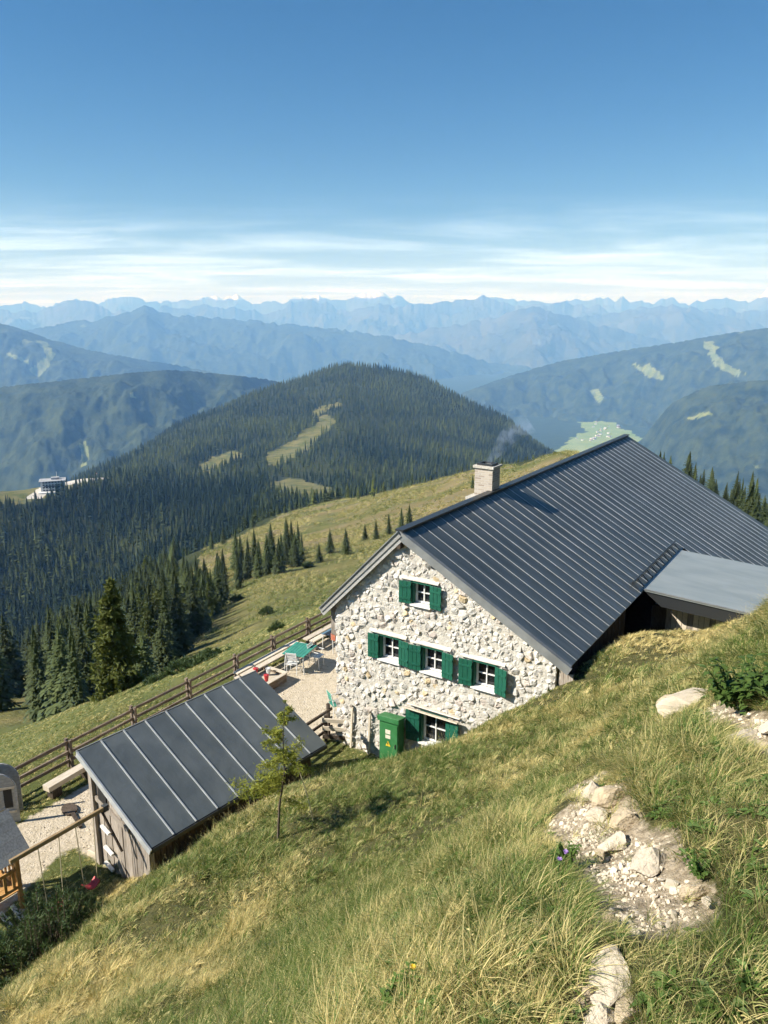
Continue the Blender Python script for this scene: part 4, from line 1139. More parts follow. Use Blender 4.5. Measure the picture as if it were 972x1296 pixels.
SPRF = [spruce_meshes(20 + s, H=12, Rm=rm, levels=8, per=6, lod=1, mat=M['sprucefar'], slim=sl)[0] for s, rm, sl in ((0, 2.1, .85), (1, 2.5, .8), (2, 1.8, .9), (3, 2.3, .95), (4, 2.9, .6), (5, 3.1, .5))]

def larch(seed, H, Rm, nbr, leaf, mat, tw=.03, clus=26, droop=.18, bare=.1, lw=1.0):
    rs = random.Random(seed)
    wood = MB(); cr = MB()
    bend = [Vector((rs.uniform(-.02, .02) * H * (t > 0), rs.uniform(-.02, .02) * H * (t > 0), H * t)) for t in (-.05, .25, .5, .75, 1.0)]
    wood.tube(bend, [tw * H, tw * .75 * H, tw * .5 * H, tw * .28 * H, tw * .05 * H], 7)
    def trunk_at(t):
        t = max(t, 0); f_ = (t + .05) / .3 if t < .25 else 1 + (t - .25) / .25
        i = min(int(f_), 3); return bend[i].lerp(bend[i + 1], min(f_ - i, 1))
    for b in range(nbr):
        t = bare + (1 - bare) * (b + rs.random()) / nbr
        L = Rm * (1 - t) ** .75 * rs.uniform(.55, 1.15) + .04 * Rm
        a = rs.uniform(0, 6.28); dx, dy = math.cos(a), math.sin(a)
        p0 = trunk_at(t); lift = rs.uniform(-.05, .25) * L
        mid = p0 + Vector((dx * L * .55, dy * L * .55, lift * .6 - droop * L * .3)); end = p0 + Vector((dx * L, dy * L, lift - droop * L))
        wood.tube([p0, mid, end], [tw * H * .16 * (1.2 - t), tw * H * .10 * (1.2 - t), .004], 4, False)
        nc = max(5, int(clus * L / Rm))
        for c in range(nc):
            s_ = .15 + .85 * (c + rs.random()) / nc
            q = (p0.lerp(mid, s_ / .55) if s_ < .55 else mid.lerp(end, (s_ - .55) / .45)) + Vector((rs.gauss(0, .09), rs.gauss(0, .09), rs.gauss(-.02, .07))) * L
            for k in range(3):
                d1 = Vector((rs.gauss(0, 1), rs.gauss(0, 1), rs.gauss(-.1, .7))).normalized() * leaf * rs.uniform(.6, 1.4)
                d2 = d1.cross(Vector((rs.gauss(0, 1), rs.gauss(0, 1), rs.gauss(0, 1)))).normalized() * leaf * rs.uniform(.2, .4) * lw
                cr.add([q - d2, q + d1, q + d2], [(0, 1, 2)])
    return cr.mesh('crown', mat), wood.mesh('trunk', M['bark'])
def sow(n, dlo, dhi, ulo, uhi):
    a = rng.uniform(az_of(ulo), az_of(uhi), n)
    d = np.sqrt(rng.uniform(dlo ** 2, dhi ** 2, n))
    x, y = d * np.sin(a), d * np.cos(a)
    z = ground(x, y)
    u, v, _ = proj(x, y, z)
    return x, y, z, u, v, d
def thin(x, y, sp):
    cell = {}; keep = []
    for i in range(len(x)):
        s = sp[i] if hasattr(sp, '__len__') else sp
        k = (int(x[i] // s), int(y[i] // s)); ok = True
        for dx in (-1, 0, 1):
            for dy in (-1, 0, 1):
                for j in cell.get((k[0] + dx, k[1] + dy), ()):
                    if (x[i] - x[j]) ** 2 + (y[i] - y[j]) ** 2 < s * s: ok = False
        if ok: cell.setdefault(k, []).append(i); keep.append(i)
    return np.array(keep, int)
spruces = []      # x, y, z, height
# forest below the fence (left)
x, y, z, u, v, d = sow(30000, 62, 480, -60, 480)
FOREST1 = [(-60, 990), (20, 955), (100, 915), (185, 880), (225, 838), (262, 795), (285, 765), (320, 735), (372, 722), (392, 706), (372, 697), (330, 708), (300, 718), (270, 738), (238, 748), (216, 728), (226, 702), (238, 682), (200, 660), (-60, 700)]
ok = inpoly(u, v, FOREST1) & ~(inpoly(u, v, [(-60, 850), (-60, 795), (20, 792), (66, 785), (66, 815), (20, 842)]))
dens = 0.75 + 0.4 * fbm(x / 25, y / 25, 3)
ok &= rng.random(len(x)) < dens
ok &= ~((np.abs(u - 152) < 26) & (d < 104))
ok &= ~((u < 66) & (v > 780) & (v < 945) & (rng.random(len(x)) < .97))
x, y, z, u, v, d = (q[ok] for q in (x, y, z, u, v, d))
k = thin(x, y, np.where(d < 150, 3.6, 4.8)); x, y, z, u, v, d = (q[k] for q in (x, y, z, u, v, d))
for i in range(len(x)):
    spruces.append((x[i], y[i], z[i], rng.uniform(8.5, 15) * (0.72 if d[i] < 95 else 1.0) * (0.8 if u[i] > 195 and v[i] < 790 else 1.0), d[i], 'left'))
# trees beyond the far end of the house (right)
x, y, z, u, v, d = sow(6000, 150, 300, 800, 1010)
ok = inpoly(u, v, [(800, 640), (830, 632), (870, 640), (1010, 680), (1010, 760), (880, 720), (820, 690)])
x, y, z, u, v, d = (q[ok] for q in (x, y, z, u, v, d)); k = thin(x, y, 6.5)
for i in k[:70]: spruces.append((x[i], y[i], z[i], rng.uniform(9, 15), d[i], 'right'))
spruces.sort(key=lambda s: s[4])
TREE_GROUP = {'left': ('dark green spruce in the dense forest on the slope below the fence', 'spruces on the slope below the fence'),
              'right': ('spruce in the wood beyond the far end of the dark roof', 'spruces beyond the roof')}
def put_tree(name, label, group, xyz, h, mesh_pair, rz, cat='tree', wide=1.0):
    o = thing(name, label, cat, xyz, rz, group)
    o.scale = (h / 12 * wide, h / 12 * wide, h / 12)
    link('crown', mesh_pair[0], o); link('trunk', mesh_pair[1], o)
    return o
nl = 0
single = [s for s in spruces if s[5] == 'right'][:45]
left_ = [s for s in spruces if s[5] == 'left']
single += left_[:235]
LAR = [larch(50 + q, 12, 2.7, 90, .42, M['larchwood'], .016, 26, .3, .05) for q in range(3)]
for s in single:
    lab, grp = TREE_GROUP[s[5]]
    if s[5] == 'left' and rng.random() < .13 and s[4] < 330:
        put_tree('larch_tree', 'light green larch among the dark spruces below the fence', 'larches among the spruces', (s[0], s[1], s[2]), s[3] * 1.05, LAR[rng.integers(3)], rng.uniform(0, 6.28))
        continue
    put_tree('spruce_tree', lab, grp, (s[0], s[1], s[2]), s[3], SPR[rng.integers(len(SPR))], rng.uniform(0, 6.28), wide=rng.uniform(1.0, 1.35))
rest_trees = [s for s in spruces if s not in single] if len(spruces) < 3000 else left_[235:]
# trees standing out on the meadow
MEADOW = [(374, 716, 44, 'tall dark spruce at the head of the tree row on the meadow'), (418, 700, 32, 'dark spruce standing on the meadow midway to the gable'), (438, 702, 34, 'slender dark spruce, nearest to the gable of three on the meadow'),
          (462, 684, 22, 'small spruce on the meadow slope above the bush patch'), (476, 682, 24, 'small spruce beside a bushy one on the meadow slope'), (492, 676, 28, 'bushy spruce on the meadow slope just left of the gable'),
          (508, 668, 26, 'dark spruce on the meadow close behind the gable peak'), (518, 666, 28, 'twin spruce directly behind the gable peak'), (598, 618, 18, 'small lone spruce on the meadow beside the chimney'),
          (404, 712, 26, 'short spruce beside the dark meadow spruces'), (352, 726, 36, 'broad spruce at the end of the tree row on the meadow'), (338, 728, 34, 'spruce next to the end of the tree row on the meadow'),
          (320, 668, 20, 'lone round-topped spruce on the bare meadow crest'), (283, 690, 26, 'spruce at the left end of the bare meadow crest'), (268, 695, 24, 'spruce below the left end of the bare meadow crest'), (222, 725, 34, 'spruce below the bare meadow slope edge'), (302, 734, 34, 'spruce in the row at the foot of the bare meadow')]
for (u_, v_, hp, lab) in MEADOW:
    p = hit(u_, v_, 45)
    if p is None: continue
    h = hp * p.length / F * 1.03
    put_tree('spruce_tree', lab, None, p, h, SPR[rng.integers(len(SPR))], rng.uniform(0, 6.28), wide=1.15)

# ---- instancing helper for what nobody could count
def gn_instances(name, pts, rot, scl, idx, protos, kind='stuff', extra=None):
    """protos: list of meshes, laid out at the points of one mesh"""
    me = bpy.data.meshes.new(name)
    me.vertices.add(len(pts)); me.vertices.foreach_set('co', np.asarray(pts, np.float32).ravel())
    a = me.attributes.new('rot', 'FLOAT_VECTOR', 'POINT'); a.data.foreach_set('vector', np.asarray(rot, np.float32).ravel())
    a = me.attributes.new('scl', 'FLOAT_VECTOR', 'POINT'); a.data.foreach_set('vector', np.asarray(scl, np.float32).ravel())
    a = me.attributes.new('idx', 'INT', 'POINT'); a.data.foreach_set('value', np.asarray(idx, np.int32))
    if extra is not None: set_attr(me, 'dry', extra)
    o = link(name, me)
    c = bpy.data.collections.new(name + '_kinds')
    for i, m_ in enumerate(protos):
        c.objects.link(bpy.data.objects.new('%s_kind_%02d' % (name, i), m_))
    ng = bpy.data.node_groups.new(name, 'GeometryNodeTree')
    ng.interface.new_socket('Geometry', in_out='INPUT', socket_type='NodeSocketGeometry')
    ng.interface.new_socket('Geometry', in_out='OUTPUT', socket_type='NodeSocketGeometry')
    N, L = ng.nodes, ng.links
    gi, go = N.new('NodeGroupInput'), N.new('NodeGroupOutput')
    ip = N.new('GeometryNodeInstanceOnPoints')
    ci = N.new('GeometryNodeCollectionInfo'); ci.inputs['Collection'].default_value = c
    ci.inputs['Separate Children'].default_value = True; ci.inputs['Reset Children'].default_value = True
    def na(nm, t):
        n = N.new('GeometryNodeInputNamedAttribute'); n.data_type = t; n.inputs['Name'].default_value = nm; return n.outputs['Attribute']
    L.new(gi.outputs[0], ip.inputs['Points']); L.new(ci.outputs[0], ip.inputs['Instance'])
    ip.inputs['Pick Instance'].default_value = True
    L.new(na('idx', 'INT'), ip.inputs['Instance Index'])
    er = N.new('FunctionNodeEulerToRotation'); L.new(na('rot', 'FLOAT_VECTOR'), er.inputs[0]); L.new(er.outputs[0], ip.inputs['Rotation'])
    L.new(na('scl', 'FLOAT_VECTOR'), ip.inputs['Scale'])
    L.new(ip.outputs[0], go.inputs[0])
    md = o.modifiers.new('scatter', 'NODES'); md.node_group = ng
    return tag(o, kind=kind)

# far forest: everything wooded from the opposite slope to the forested hill
x, y, z, u, v, d = (np.concatenate(q) for q in zip(sow(170000, 380, 2900, -70, 1000), sow(90000, 430, 1050, -70, 350)))
mmk = meadow_mask(x, y, z)
ok = (mmk < .5) & (u > -60) & (u < 1040)
ok &= ~(inpoly(u, v, [(25, 640), (25, 618), (55, 606), (95, 600), (140, 597), (145, 606), (95, 616), (75, 622), (45, 640)]) & (d > 850) & (d < 1300))
ok &= ~((d < 480) & (u < 470) & inpoly(u, v, FOREST1)) & ~((d < 480) & inpoly(u, v, [(-60, 850), (-60, 795), (20, 792), (66, 785), (66, 815), (20, 842)]))
ok &= ~((d < 460) & (u > 230) & (v > 640) & (u < 800))
dn = 0.85 + 0.9 * fbm(x / 130, y / 130, 4)
# the light, thin wood on the sunny shoulder of the hill
thinwood = inpoly(u, v, [(330, 620), (360, 560), (420, 520), (470, 530), (440, 580), (400, 625)])
dn = np.where(thinwood, dn * .35, dn)
ok &= rng.random(len(x)) < dn
x, y, z, u, v, d = (q[ok] for q in (x, y, z, u, v, d))
k = thin(x, y, np.where(d > 1020, 7.2, 4.9)); x, y, z, u, v, d = (q[k] for q in (x, y, z, u, v, d))
n = len(x)
hts = rng.uniform(.55, 1.7, n) * (1 + .35 * fbm(x / 90, y / 90, 2))
hts = hts * np.where(d > 900, 1.0, .95)
rs_pts = [(s[0], s[1], s[2]) for s in rest_trees]
P3 = np.stack([x, y, z - .3], 1)
H3 = hts
gn_instances('far_spruce_forest', P3, np.stack([np.zeros(len(P3)), np.zeros(len(P3)), rng.uniform(0, 6.28, len(P3))], 1), np.stack([H3 * rng.uniform(.95, 1.35, len(P3))] * 2 + [H3], 1), rng.integers(0, len(SPRF), len(P3)), SPRF, extra=np.clip(np.where((d < 1000) & (u < 330), .14, .46) + 1.1 * fbm(x / 150, y / 150, 4) + rng.normal(0, .2, n), 0, 1))  # shade of the near valley slope is put into its trees as darker needles
nr_ = len(rest_trees); hr_ = np.array([s[3] / 12 for s in rest_trees])
gn_instances('forest_belt', np.array(rs_pts), np.stack([np.zeros(nr_), np.zeros(nr_), rng.uniform(0, 6.28, nr_)], 1), np.stack([hr_ * rng.uniform(1.0, 1.35, nr_)] * 2 + [hr_], 1), np.where(rng.random(nr_) < .14, rng.integers(6, 9, nr_), rng.integers(0, 6, nr_)), [s[0] for s in SPR] + [l[0] for l in LAR])
print('forest', len(P3), 'single', len(single), 'left', len(left_))

# big pale larch in front of the forest
p = hit(152, 898, 45)
hL = 158 * p.length / F
lc, lt = larch(11, hL, hL * .23, 210, .30, M['larch'], .018, 40, .30, .04)
o = thing('larch_tree', 'tall pale yellow-green larch in front of the dark forest below the fence', 'tree', p); link('crown', lc, o); link('trunk', lt, o)
p = hit(205, 845, 45)
hL = 100 * p.length / F
lc, lt = larch(12, hL, hL * .25, 130, .28, M['larch'], .018, 34, .3, .04)
o = thing('larch_tree', 'shorter olive larch just uphill of the tall pale larch', 'tree', p); link('crown', lc, o); link('trunk', lt, o)
# young larch in front of the shed
p = hit(352, 1062, 3)
hS = 178 * p.length / F
lc, lt = larch(31, hS, hS * .40, 26, .055, M['sapling'], .010, 330, .0, .30, .42)
o = thing('larch_sapling', 'thin young larch with sparse yellow-green twigs standing before the shed roof', 'tree', p, R(200)); link('crown', lc, o); link('trunk', lt, o)
o.rotation_euler = (R(2), R(-4), R(140))
# dead pale stalk beside it
p = hit(398, 1040, 3)
MB().tube([(0, 0, -.1), (-.12, .05, .5), (-.28, .1, 1.05)], [.012, .010, .006], 5).build('dead_stalk', M['drystem'])
o = bpy.data.objects['dead_stalk']; o.location = p; tag(o, 'thin pale dead stalk leaning beside the young larch', 'stalk')

# ---- bushes
def bush(seed, w, h, n, leaf, mat, upright=.6):
    rs = random.Random(seed); lf = MB(); wd = MB()
    for i in range(n):
        a = rs.uniform(0, 6.28); r_ = w * math.sqrt(rs.random())
        hh = h * (1 - .75 * (r_ / w) ** 2) * rs.uniform(.55, 1.1)
        base = Vector((math.cos(a) * r_ * .45, math.sin(a) * r_ * .45, -.05)); tip = Vector((math.cos(a) * r_, math.sin(a) * r_, hh))
        mid = base.lerp(tip, .55) + Vector((math.cos(a), math.sin(a), -.3)) * w * .08
        wd.tube([base, mid, tip], [.016, .011, .005], 4, False)
        m_ = 70
        for k in range(m_):
            s_ = .40 + .62 * (k / m_) ** .9
            q = base.lerp(mid, s_ / .55) if s_ < .55 else mid.lerp(tip, (s_ - .55) / .45)
            b = rs.uniform(0, 6.28)
            d1 = (Vector((math.cos(b), math.sin(b), upright + rs.uniform(-.1, .5)))).normalized() * leaf * rs.uniform(.7, 1.2)
            d2 = d1.cross(Vector((rs.gauss(0, 1), rs.gauss(0, 1), rs.gauss(0, 1)))).normalized() * leaf * .07
            lf.add([q - d2, q + d1, q + d2], [(0, 1, 2)])
    return lf.mesh('foliage', mat), wd.mesh('stem', M['bark'])
MUGO = bush(5, 1.0, 1.05, 120, .11, M['mugo'])
MUGO2 = bush(6, 1.0, .9, 80, .12, M['mugo'])
for (u_, v_, s_, mm_, lab) in ((55, 1205, 1.25, MUGO, 'dark green mountain pine bush beside the play tower'), (12, 1235, 1.0, MUGO2, 'mountain pine bush at the foot of the play tower steps'),
                               (108, 1165, .6, MUGO2, 'small mountain pine beside the larger pine bush near the red swing'), (165, 1098, .55, MUGO2, 'low green shrub growing against the end wall of the shed')):
    p = hit(u_, v_, 3)
    o = thing('mountain_pine_bush' if s_ != .55 else 'low_shrub', lab, 'bush', p, random.uniform(0, 6)); o.scale = (s_, s_, s_)
    link('foliage', mm_[0], o); link('stem', mm_[1], o)
for k, (u_, v_, wpx, lab) in enumerate(((338, 778, 22, 'dark round bush alone on the green meadow beyond the fence'), (270, 842, 60, 'dark low bush belt just beyond the fence'), (300, 835, 50, 'low dark bushes beyond the fence near the terrace'), (235, 850, 50, 'dark bush between the fence and the larches'), (390, 718, 16, 'small dark bush on the meadow below the spruces'), (205, 868, 46, 'dark bush at the foot of the larches beyond the fence'), (178, 885, 40, 'low dark bush below the tall pale larch'), (320, 822, 40, 'spreading low bush where the meadow meets the terrace fence'), (352, 800, 26, 'small spreading bush on the bank behind the green table'), (250, 800, 24, 'small bush on the meadow edge beside the forest'), (300, 760, 18, 'tiny dark bush on the meadow under the tree row'))):
    p = hit(u_, v_, 40)
    if p is None: continue
    s_ = wpx * p.length / F / 2
    o = thing('juniper_bush', lab, 'bush', p, k); o.scale = (s_, s_, s_ * 1.0)
    lf, wd = bush(40 + k, 1.0, 1.0 if wpx < 30 else .6, 90, .2, M['mugo'])
    link('foliage', lf, o); link('stem', wd, o)

# ------------------------------------------------------------------ grass
def grass_mat(name, green, straw):
    m = bpy.data.materials.new(name); m.use_nodes = True
    N, L = m.node_tree.nodes, m.node_tree.links; b = N['Principled BSDF']
    b.inputs['Roughness'].default_value = .55; b.inputs['Specular IOR Level'].default_value = .25
    at = N.new('ShaderNodeAttribute'); at.attribute_type = 'INSTANCER'; at.attribute_name = 'dry'
    bl_ = N.new('ShaderNodeAttribute'); bl_.attribute_name = 'blade'
    ad = N.new('ShaderNodeMath'); ad.operation = 'ADD'; ad.use_clamp = True
    mu = N.new('ShaderNodeMath'); mu.operation = 'MULTIPLY_ADD'; mu.inputs[1].default_value = 1.3; mu.inputs[2].default_value = -.6
    L.new(bl_.outputs['Fac'], mu.inputs[0]); L.new(at.outputs['Fac'], ad.inputs[0]); L.new(mu.outputs[0], ad.inputs[1])
    mx = N.new('ShaderNodeMix'); mx.data_type = 'RGBA'; mx.inputs[6].default_value = (*green, 1); mx.inputs[7].default_value = (*straw, 1)
    L.new(ad.outputs[0], mx.inputs[0])
    L.new(mx.outputs[2], b.inputs['Base Color'])
    tr = N.new('ShaderNodeBsdfTranslucent'); L.new(mx.outputs[2], tr.inputs['Color'])
    ms = N.new('ShaderNodeMixShader'); ms.inputs[0].default_value = .38
    L.new(b.outputs[0], ms.inputs[1]); L.new(tr.outputs[0], ms.inputs[2]); L.new(ms.outputs[0], N['Material Output'].inputs['Surface'])
    return m
M['grass'] = grass_mat('alpine_grass', (0.105, 0.175, 0.030), (0.80, 0.66, 0.30))
def tuft(seed, n, hl, hh, rad, w, curl=.6, stalks=0, mat=None):
    rs = random.Random(seed); vs, fs, bl_ = [], [], []
    for i in range(n + stalks):
        st = i >= n
        a = rs.uniform(0, 6.28); r_ = rad * math.sqrt(rs.random())
        p = Vector((math.cos(a) * r_, math.sin(a) * r_, -.03))
        a2 = a + rs.gauss(0, .7)
        L = rs.uniform(hl, hh) * (1.5 if st else 1)
        lean = abs(rs.gauss(.45, .35)) * (.5 if st else 1)
        dirv = Vector((math.cos(a2) * lean, math.sin(a2) * lean, 1)).normalized()
        side = dirv.cross(Vector((math.cos(a2 + .6), math.sin(a2 + .6), .2))).normalized()
        ww = w * rs.uniform(.6, 1.25) * (.6 if st else 1); c = curl * rs.uniform(.3, 1.4) * (.35 if st else 1)
        o = len(vs); b = rs.random()
        segs = 4
        for k in range(segs + 1):
            t = k / segs
            q = p + dirv * L * t + Vector((math.cos(a2), math.sin(a2), -.55)) * (c * L * .55 * t * t)
            wk = ww * (1 - t) ** .7
            if k == segs: vs.append(tuple(q)); bl_.append(b)
            else: vs += [tuple(q - side * wk), tuple(q + side * wk)]; bl_ += [b, b]
        for k in range(segs - 1): fs.append((o + 2 * k, o + 2 * k + 1, o + 2 * k + 3, o + 2 * k + 2))
        fs.append((o + 2 * segs - 2, o + 2 * segs - 1, o + 2 * segs))
        if st:   # seed head
            q = Vector(vs[-1])
            for k in range(5):
                o = len(vs); e = Vector((rs.gauss(0, 1), rs.gauss(0, 1), rs.gauss(.6, .6))).normalized() * .014
                vs += [tuple(q - Vector((0, 0, .02 * k))), tuple(q - Vector((0, 0, .02 * k)) + e), tuple(q - Vector((.003, .003, .02 * k - .006)))]; bl_ += [1, 1, 1]; fs.append((o, o + 1, o + 2))
    me = bpy.data.meshes.new('tuft'); me.from_pydata(vs, [], fs); me.materials.append(mat or M['grass'])
    set_attr(me, 'blade', bl_)
    return me
TUFTS = [tuft(100 + s, 40, .12, .26, .11, .0036, 1.5) for s in range(6)] + [tuft(110 + s, 50, .07, .16, .14, .0034, 1.8) for s in range(4)] + [tuft(120 + s, 34, .16, .32, .09, .0036, 1.5, 1) for s in range(5)] + \
        [tuft(130 + s, 24, .12, .28, .17, .014, 1.1) for s in range(4)] + [tuft(140 + s, 26, .25, .5, .18, .012, .6, 4) for s in range(3)]
def herb(seed, n, L, w):
    rs = random.Random(seed); mb = MB()
    for i in range(n):
        a = rs.uniform(0, 6.28); l = L * rs.uniform(.6, 1.2); e = rs.uniform(.2, 1.0)
        d1 = Vector((math.cos(a), math.sin(a), e)).normalized(); s_ = d1.cross(Vector((0, 0, 1))).normalized(); b = Vector((math.cos(a), math.sin(a), 0)) * rs.uniform(0, .05)
        ww = w * rs.uniform(.7, 1.2)
        mb.add([b, b + d1 * l * .45 + s_ * ww, b + d1 * l - Vector((0, 0, l * .35)), b + d1 * l * .45 - s_ * ww], [(0, 1, 2, 3)])
    return mb.mesh('herb', M['leaf'])
TUFTS += [herb(150 + s, 16, .10, .022) for s in range(4)]
NT = len(TUFTS)
def slope_rot(x, y, yaw, amt=.6):
    e = .15
    gxx = (ground(x + e, y) - ground(x - e, y)) / (2 * e); gyy = (ground(x, y + e) - ground(x, y - e)) / (2 * e)
    # lean the tuft towards the slope's normal; yaw first is folded into the euler's z
    nx_, ny_ = -gxx * amt, -gyy * amt
    c, s = np.cos(yaw), np.sin(yaw)
    lx, ly = nx_ * c + ny_ * s, -nx_ * s + ny_ * c
    return np.stack([-np.arctan(ly), np.arctan(lx), yaw], 1)
def grow(n, dlo, dhi, alo, ahi):
    a = rng.uniform(R(alo), R(ahi), n); d = np.sqrt(rng.uniform(dlo ** 2, dhi ** 2, n))
    return d * np.sin(a), d * np.cos(a)
GP, GR, GS, GI, GD = [], [], [], [], []
def clear_of(x, y):
    """true where grass may grow: off the paths, gravel, house and shed"""
    g_, r_ = gr(x, y)
    ok = (~path_mask(x, y) | (rng.random(len(x)) < .10)) & (terrace_mask(x, y) < .45)
    ok &= ~((g_ > -.1) & (g_ < 7.2) & (r_ > -.1) & (r_ < 22)) & ~((g_ > 7.1) & (g_ < 12) & (r_ > 7.2) & (r_ < 22))
    dx, dy = x - CS.x, y - CS.y
    lx, ly = dx * math.cos(SA_) - dy * math.sin(SA_), dx * math.sin(SA_) + dy * math.cos(SA_)
    return ok & ~((lx > -.35) & (lx < 2.05) & (ly > -.05) & (ly < 5.2))
for (n, dlo, dhi, kinds, sc0, sc1) in ((7000, 1.0, 5.5, (0, 12), .38, .68), (1500, 1.0, 6.0, (NT - 4, NT), .4, .75), (7500, 5.0, 9.5, (0, 13), .45, .75), (3500, 5.5, 10, (15, 19), .38, .6), (13000, 9.0, 17, (13, 19), .42, .72), (300, 8, 18, (19, 22), .4, .6), (12000, 16, 28, (15, 19), .5, .8)):
    x, y = grow(n, dlo, dhi, -31, 31)
    g_, r_ = gr(x, y)
    sh = shift(g_, r_)
    up = hillF(g_ - sh)
    ok = clear_of(x, y) & (up > .04)
    x, y = x[ok], y[ok]
    clump = fbm(x * .9 + 3, y * .9, 3); big = fbm(x * .25 + 30, y * .25, 2)
    keep = rng.random(len(x)) < np.clip(.98 + .6 * clump, .72, 1)
    x, y, clump, big = x[keep], y[keep], clump[keep], big[keep]
    z = ground(x, y)
    yaw = rng.uniform(0, 6.28, len(x))
    s = rng.uniform(sc0, sc1, len(x)) * (1 + .75 * clump) * np.where(up[ok][keep] < 1.0, .7, 1) * np.where(near_path(x, y), .55, 1)
    ix = rng.integers(kinds[0], kinds[1], len(x))
    GP.append(np.stack([x, y, z], 1)); GR.append(slope_rot(x, y, yaw)); GS.append(np.stack([s, s, s * rng.uniform(.85, 1.2, len(x))], 1)); GI.append(ix)
    GD.append(np.clip(.35 + 1.0 * big + .8 * fbm(x * 1.5 + 70, y * 1.5, 3) + rng.normal(0, .2, len(x)) - .14 * smooth(5.5, 3, np.hypot(x, y)), 0, 1))
# short turf beyond and around the fence and lawn
for (n, dlo, dhi, alo, ahi, sc0, sc1, dr) in ((7000, 14, 26, -32, -2, .28, .42, .22), (7000, 19, 60, -30, 4, .4, .7, .34)):
    x, y = grow(n, dlo, dhi, alo, ahi)
    g_, r_ = gr(x, y); up = hillF(g_ - shift(g_, r_))
    ok = clear_of(x, y) & (up <= .06)
    x, y = x[ok], y[ok]; z = ground(x, y); yaw = rng.uniform(0, 6.28, len(x))
    s = rng.uniform(sc0, sc1, len(x)); ix = rng.integers(15, 19, len(x))
    GP.append(np.stack([x, y, z], 1)); GR.append(slope_rot(x, y, yaw)); GS.append(np.stack([s, s, s], 1)); GI.append(ix)
    GD.append(np.clip(dr + .5 * fbm(x * .3, y * .3, 3) + rng.normal(0, .1, len(x)), 0, 1))
gn_instances('meadow_grass', np.concatenate(GP), np.concatenate(GR), np.concatenate(GS), np.concatenate(GI), TUFTS, extra=np.concatenate(GD))
print('tufts', sum(len(g) for g in GP))

# ------------------------------------------------------------------ stones of the path
def rock_mesh(seed, mat, cuts=16, sub=3):
    rs = random.Random(seed)
    bm = bmesh.new(); bmesh.ops.create_icosphere(bm, subdivisions=sub, radius=1)
    planes = [(Vector((rs.gauss(0, 1), rs.gauss(0, 1), rs.gauss(0, 1))).normalized(), rs.uniform(.38, .8)) for _ in range(cuts)]
    for v in bm.verts:
        for n_, d_ in planes:
            e = v.co.dot(n_) - d_
            if e > 0: v.co -= n_ * e
        v.co += v.co.normalized() * mnoise.noise(v.co * 2.6 + Vector((seed, 0, 0))) * .05 + v.co.normalized() * mnoise.noise(v.co * 7 + Vector((seed, 3, 0))) * .02
    me = bpy.data.meshes.new('rock'); bm.to_mesh(me); bm.free(); me.materials.append(mat)
    return me
ROCKS = [rock_mesh(s, M['rock'] if s % 2 else M['rockpale']) for s in range(6)]
RK = [ # u, v, width px, height px ratio, depth ratio, label
    (752, 1000, 36, .75, .9, 'ochre angular rock at the head of the gravel patch'), (778, 1004, 46, .7, .9, 'pale broken rock beside the ochre one at the gravel head'),
    (758, 1030, 30, .6, .8, 'tilted buff rock below the head of the gravel patch'), (792, 1032, 42, .65, 1.1, 'white speckled rock edging the gravel beside the long grass'), (776, 1062, 40, .55, .8, 'flat pale rock in the middle of the gravel'),
    (761, 1078, 16, .8, 1, 'small round pale stone alone in the gravel'), (824, 1082, 44, .4, 1.5, 'long sloping buff rock half buried at the gravel edge'), (884, 1122, 36, .5, 1, 'low pale rock at the far end of the gravel patch'),
    (896, 1140, 14, .7, 1, 'small pale stone at the grassy end of the gravel'), (772, 1158, 20, .6, 1, 'small white stone at the lower edge of the gravel'),
    (772, 1232, 56, .42, 1.7, 'long flat ochre slab lying in the lower path'), (795, 1275, 34, .5, 1, 'pale block below the long ochre slab'), (760, 1280, 40, .5, 1, 'fissured pale rock at the foot of the lower path'), (748, 1250, 18, .6, 1, 'small stone beside the ochre slab'),
    (884, 884, 96, .40, .8, 'large flat grey boulder set in the grass beside the leafy plant'), (905, 912, 26, .5, 1, 'small buff rock below the large flat boulder'), (940, 925, 44, .35, 1, 'flat pale rock in the upper path'), (962, 938, 40, .4, 1, 'pale rock slab in the upper path next to the grass'), (978, 915, 34, .4, 1, 'low rock in the upper path below the leafy plant'),
    (858, 880, 40, .35, .8, 'low grey rock leaning on the large flat boulder')]
for i, (u_, v_, wp, hr, dr, lab) in enumerate(RK):
    p = hit(u_, v_, .8)
    s_ = wp * p.length / F / 2 * 1.22
    o = link('rock', ROCKS[i % 6]); o.location = p + Vector((0, 0, -.26 * s_)); o.scale = (s_, s_ * dr, s_ * max(hr, .4))
    o.rotation_euler = (R(-12) + random.uniform(-.2, .2), R(-14) + random.uniform(-.2, .2), random.uniform(-.5, .5))
    tag(o, lab, 'rock')
PEB = [rock_mesh(60 + s, M['pebble'], 9, 1) for s in range(6)]
x, y = grow(200000, 1.5, 12, -5, 34)
ok = path_mask(x, y); x, y = x[ok], y[ok]
k = rng.permutation(len(x))[:30000]; x, y = x[k], y[k]
z = ground(x, y) - .05
s = np.clip(rng.lognormal(-4.75, .5, len(x)), .004, .05)
gn_instances('path_gravel', np.stack([x, y, z], 1), rng.uniform(0, 6.28, (len(x), 3)), np.stack([s, s * rng.uniform(.6, 1, len(x)), s * rng.uniform(.5, .8, len(x))], 1), rng.integers(0, 6, len(x)), PEB)
x, y = grow(16000, 14, 40, -40, 4)
ok = terrace_mask(x, y) > .6; x, y = x[ok], y[ok]; g_, r_ = gr(x, y); ok = ~((g_ > -.1) & (r_ > -.1)); x, y = x[ok], y[ok]
s = rng.uniform(.012, .04, len(x))
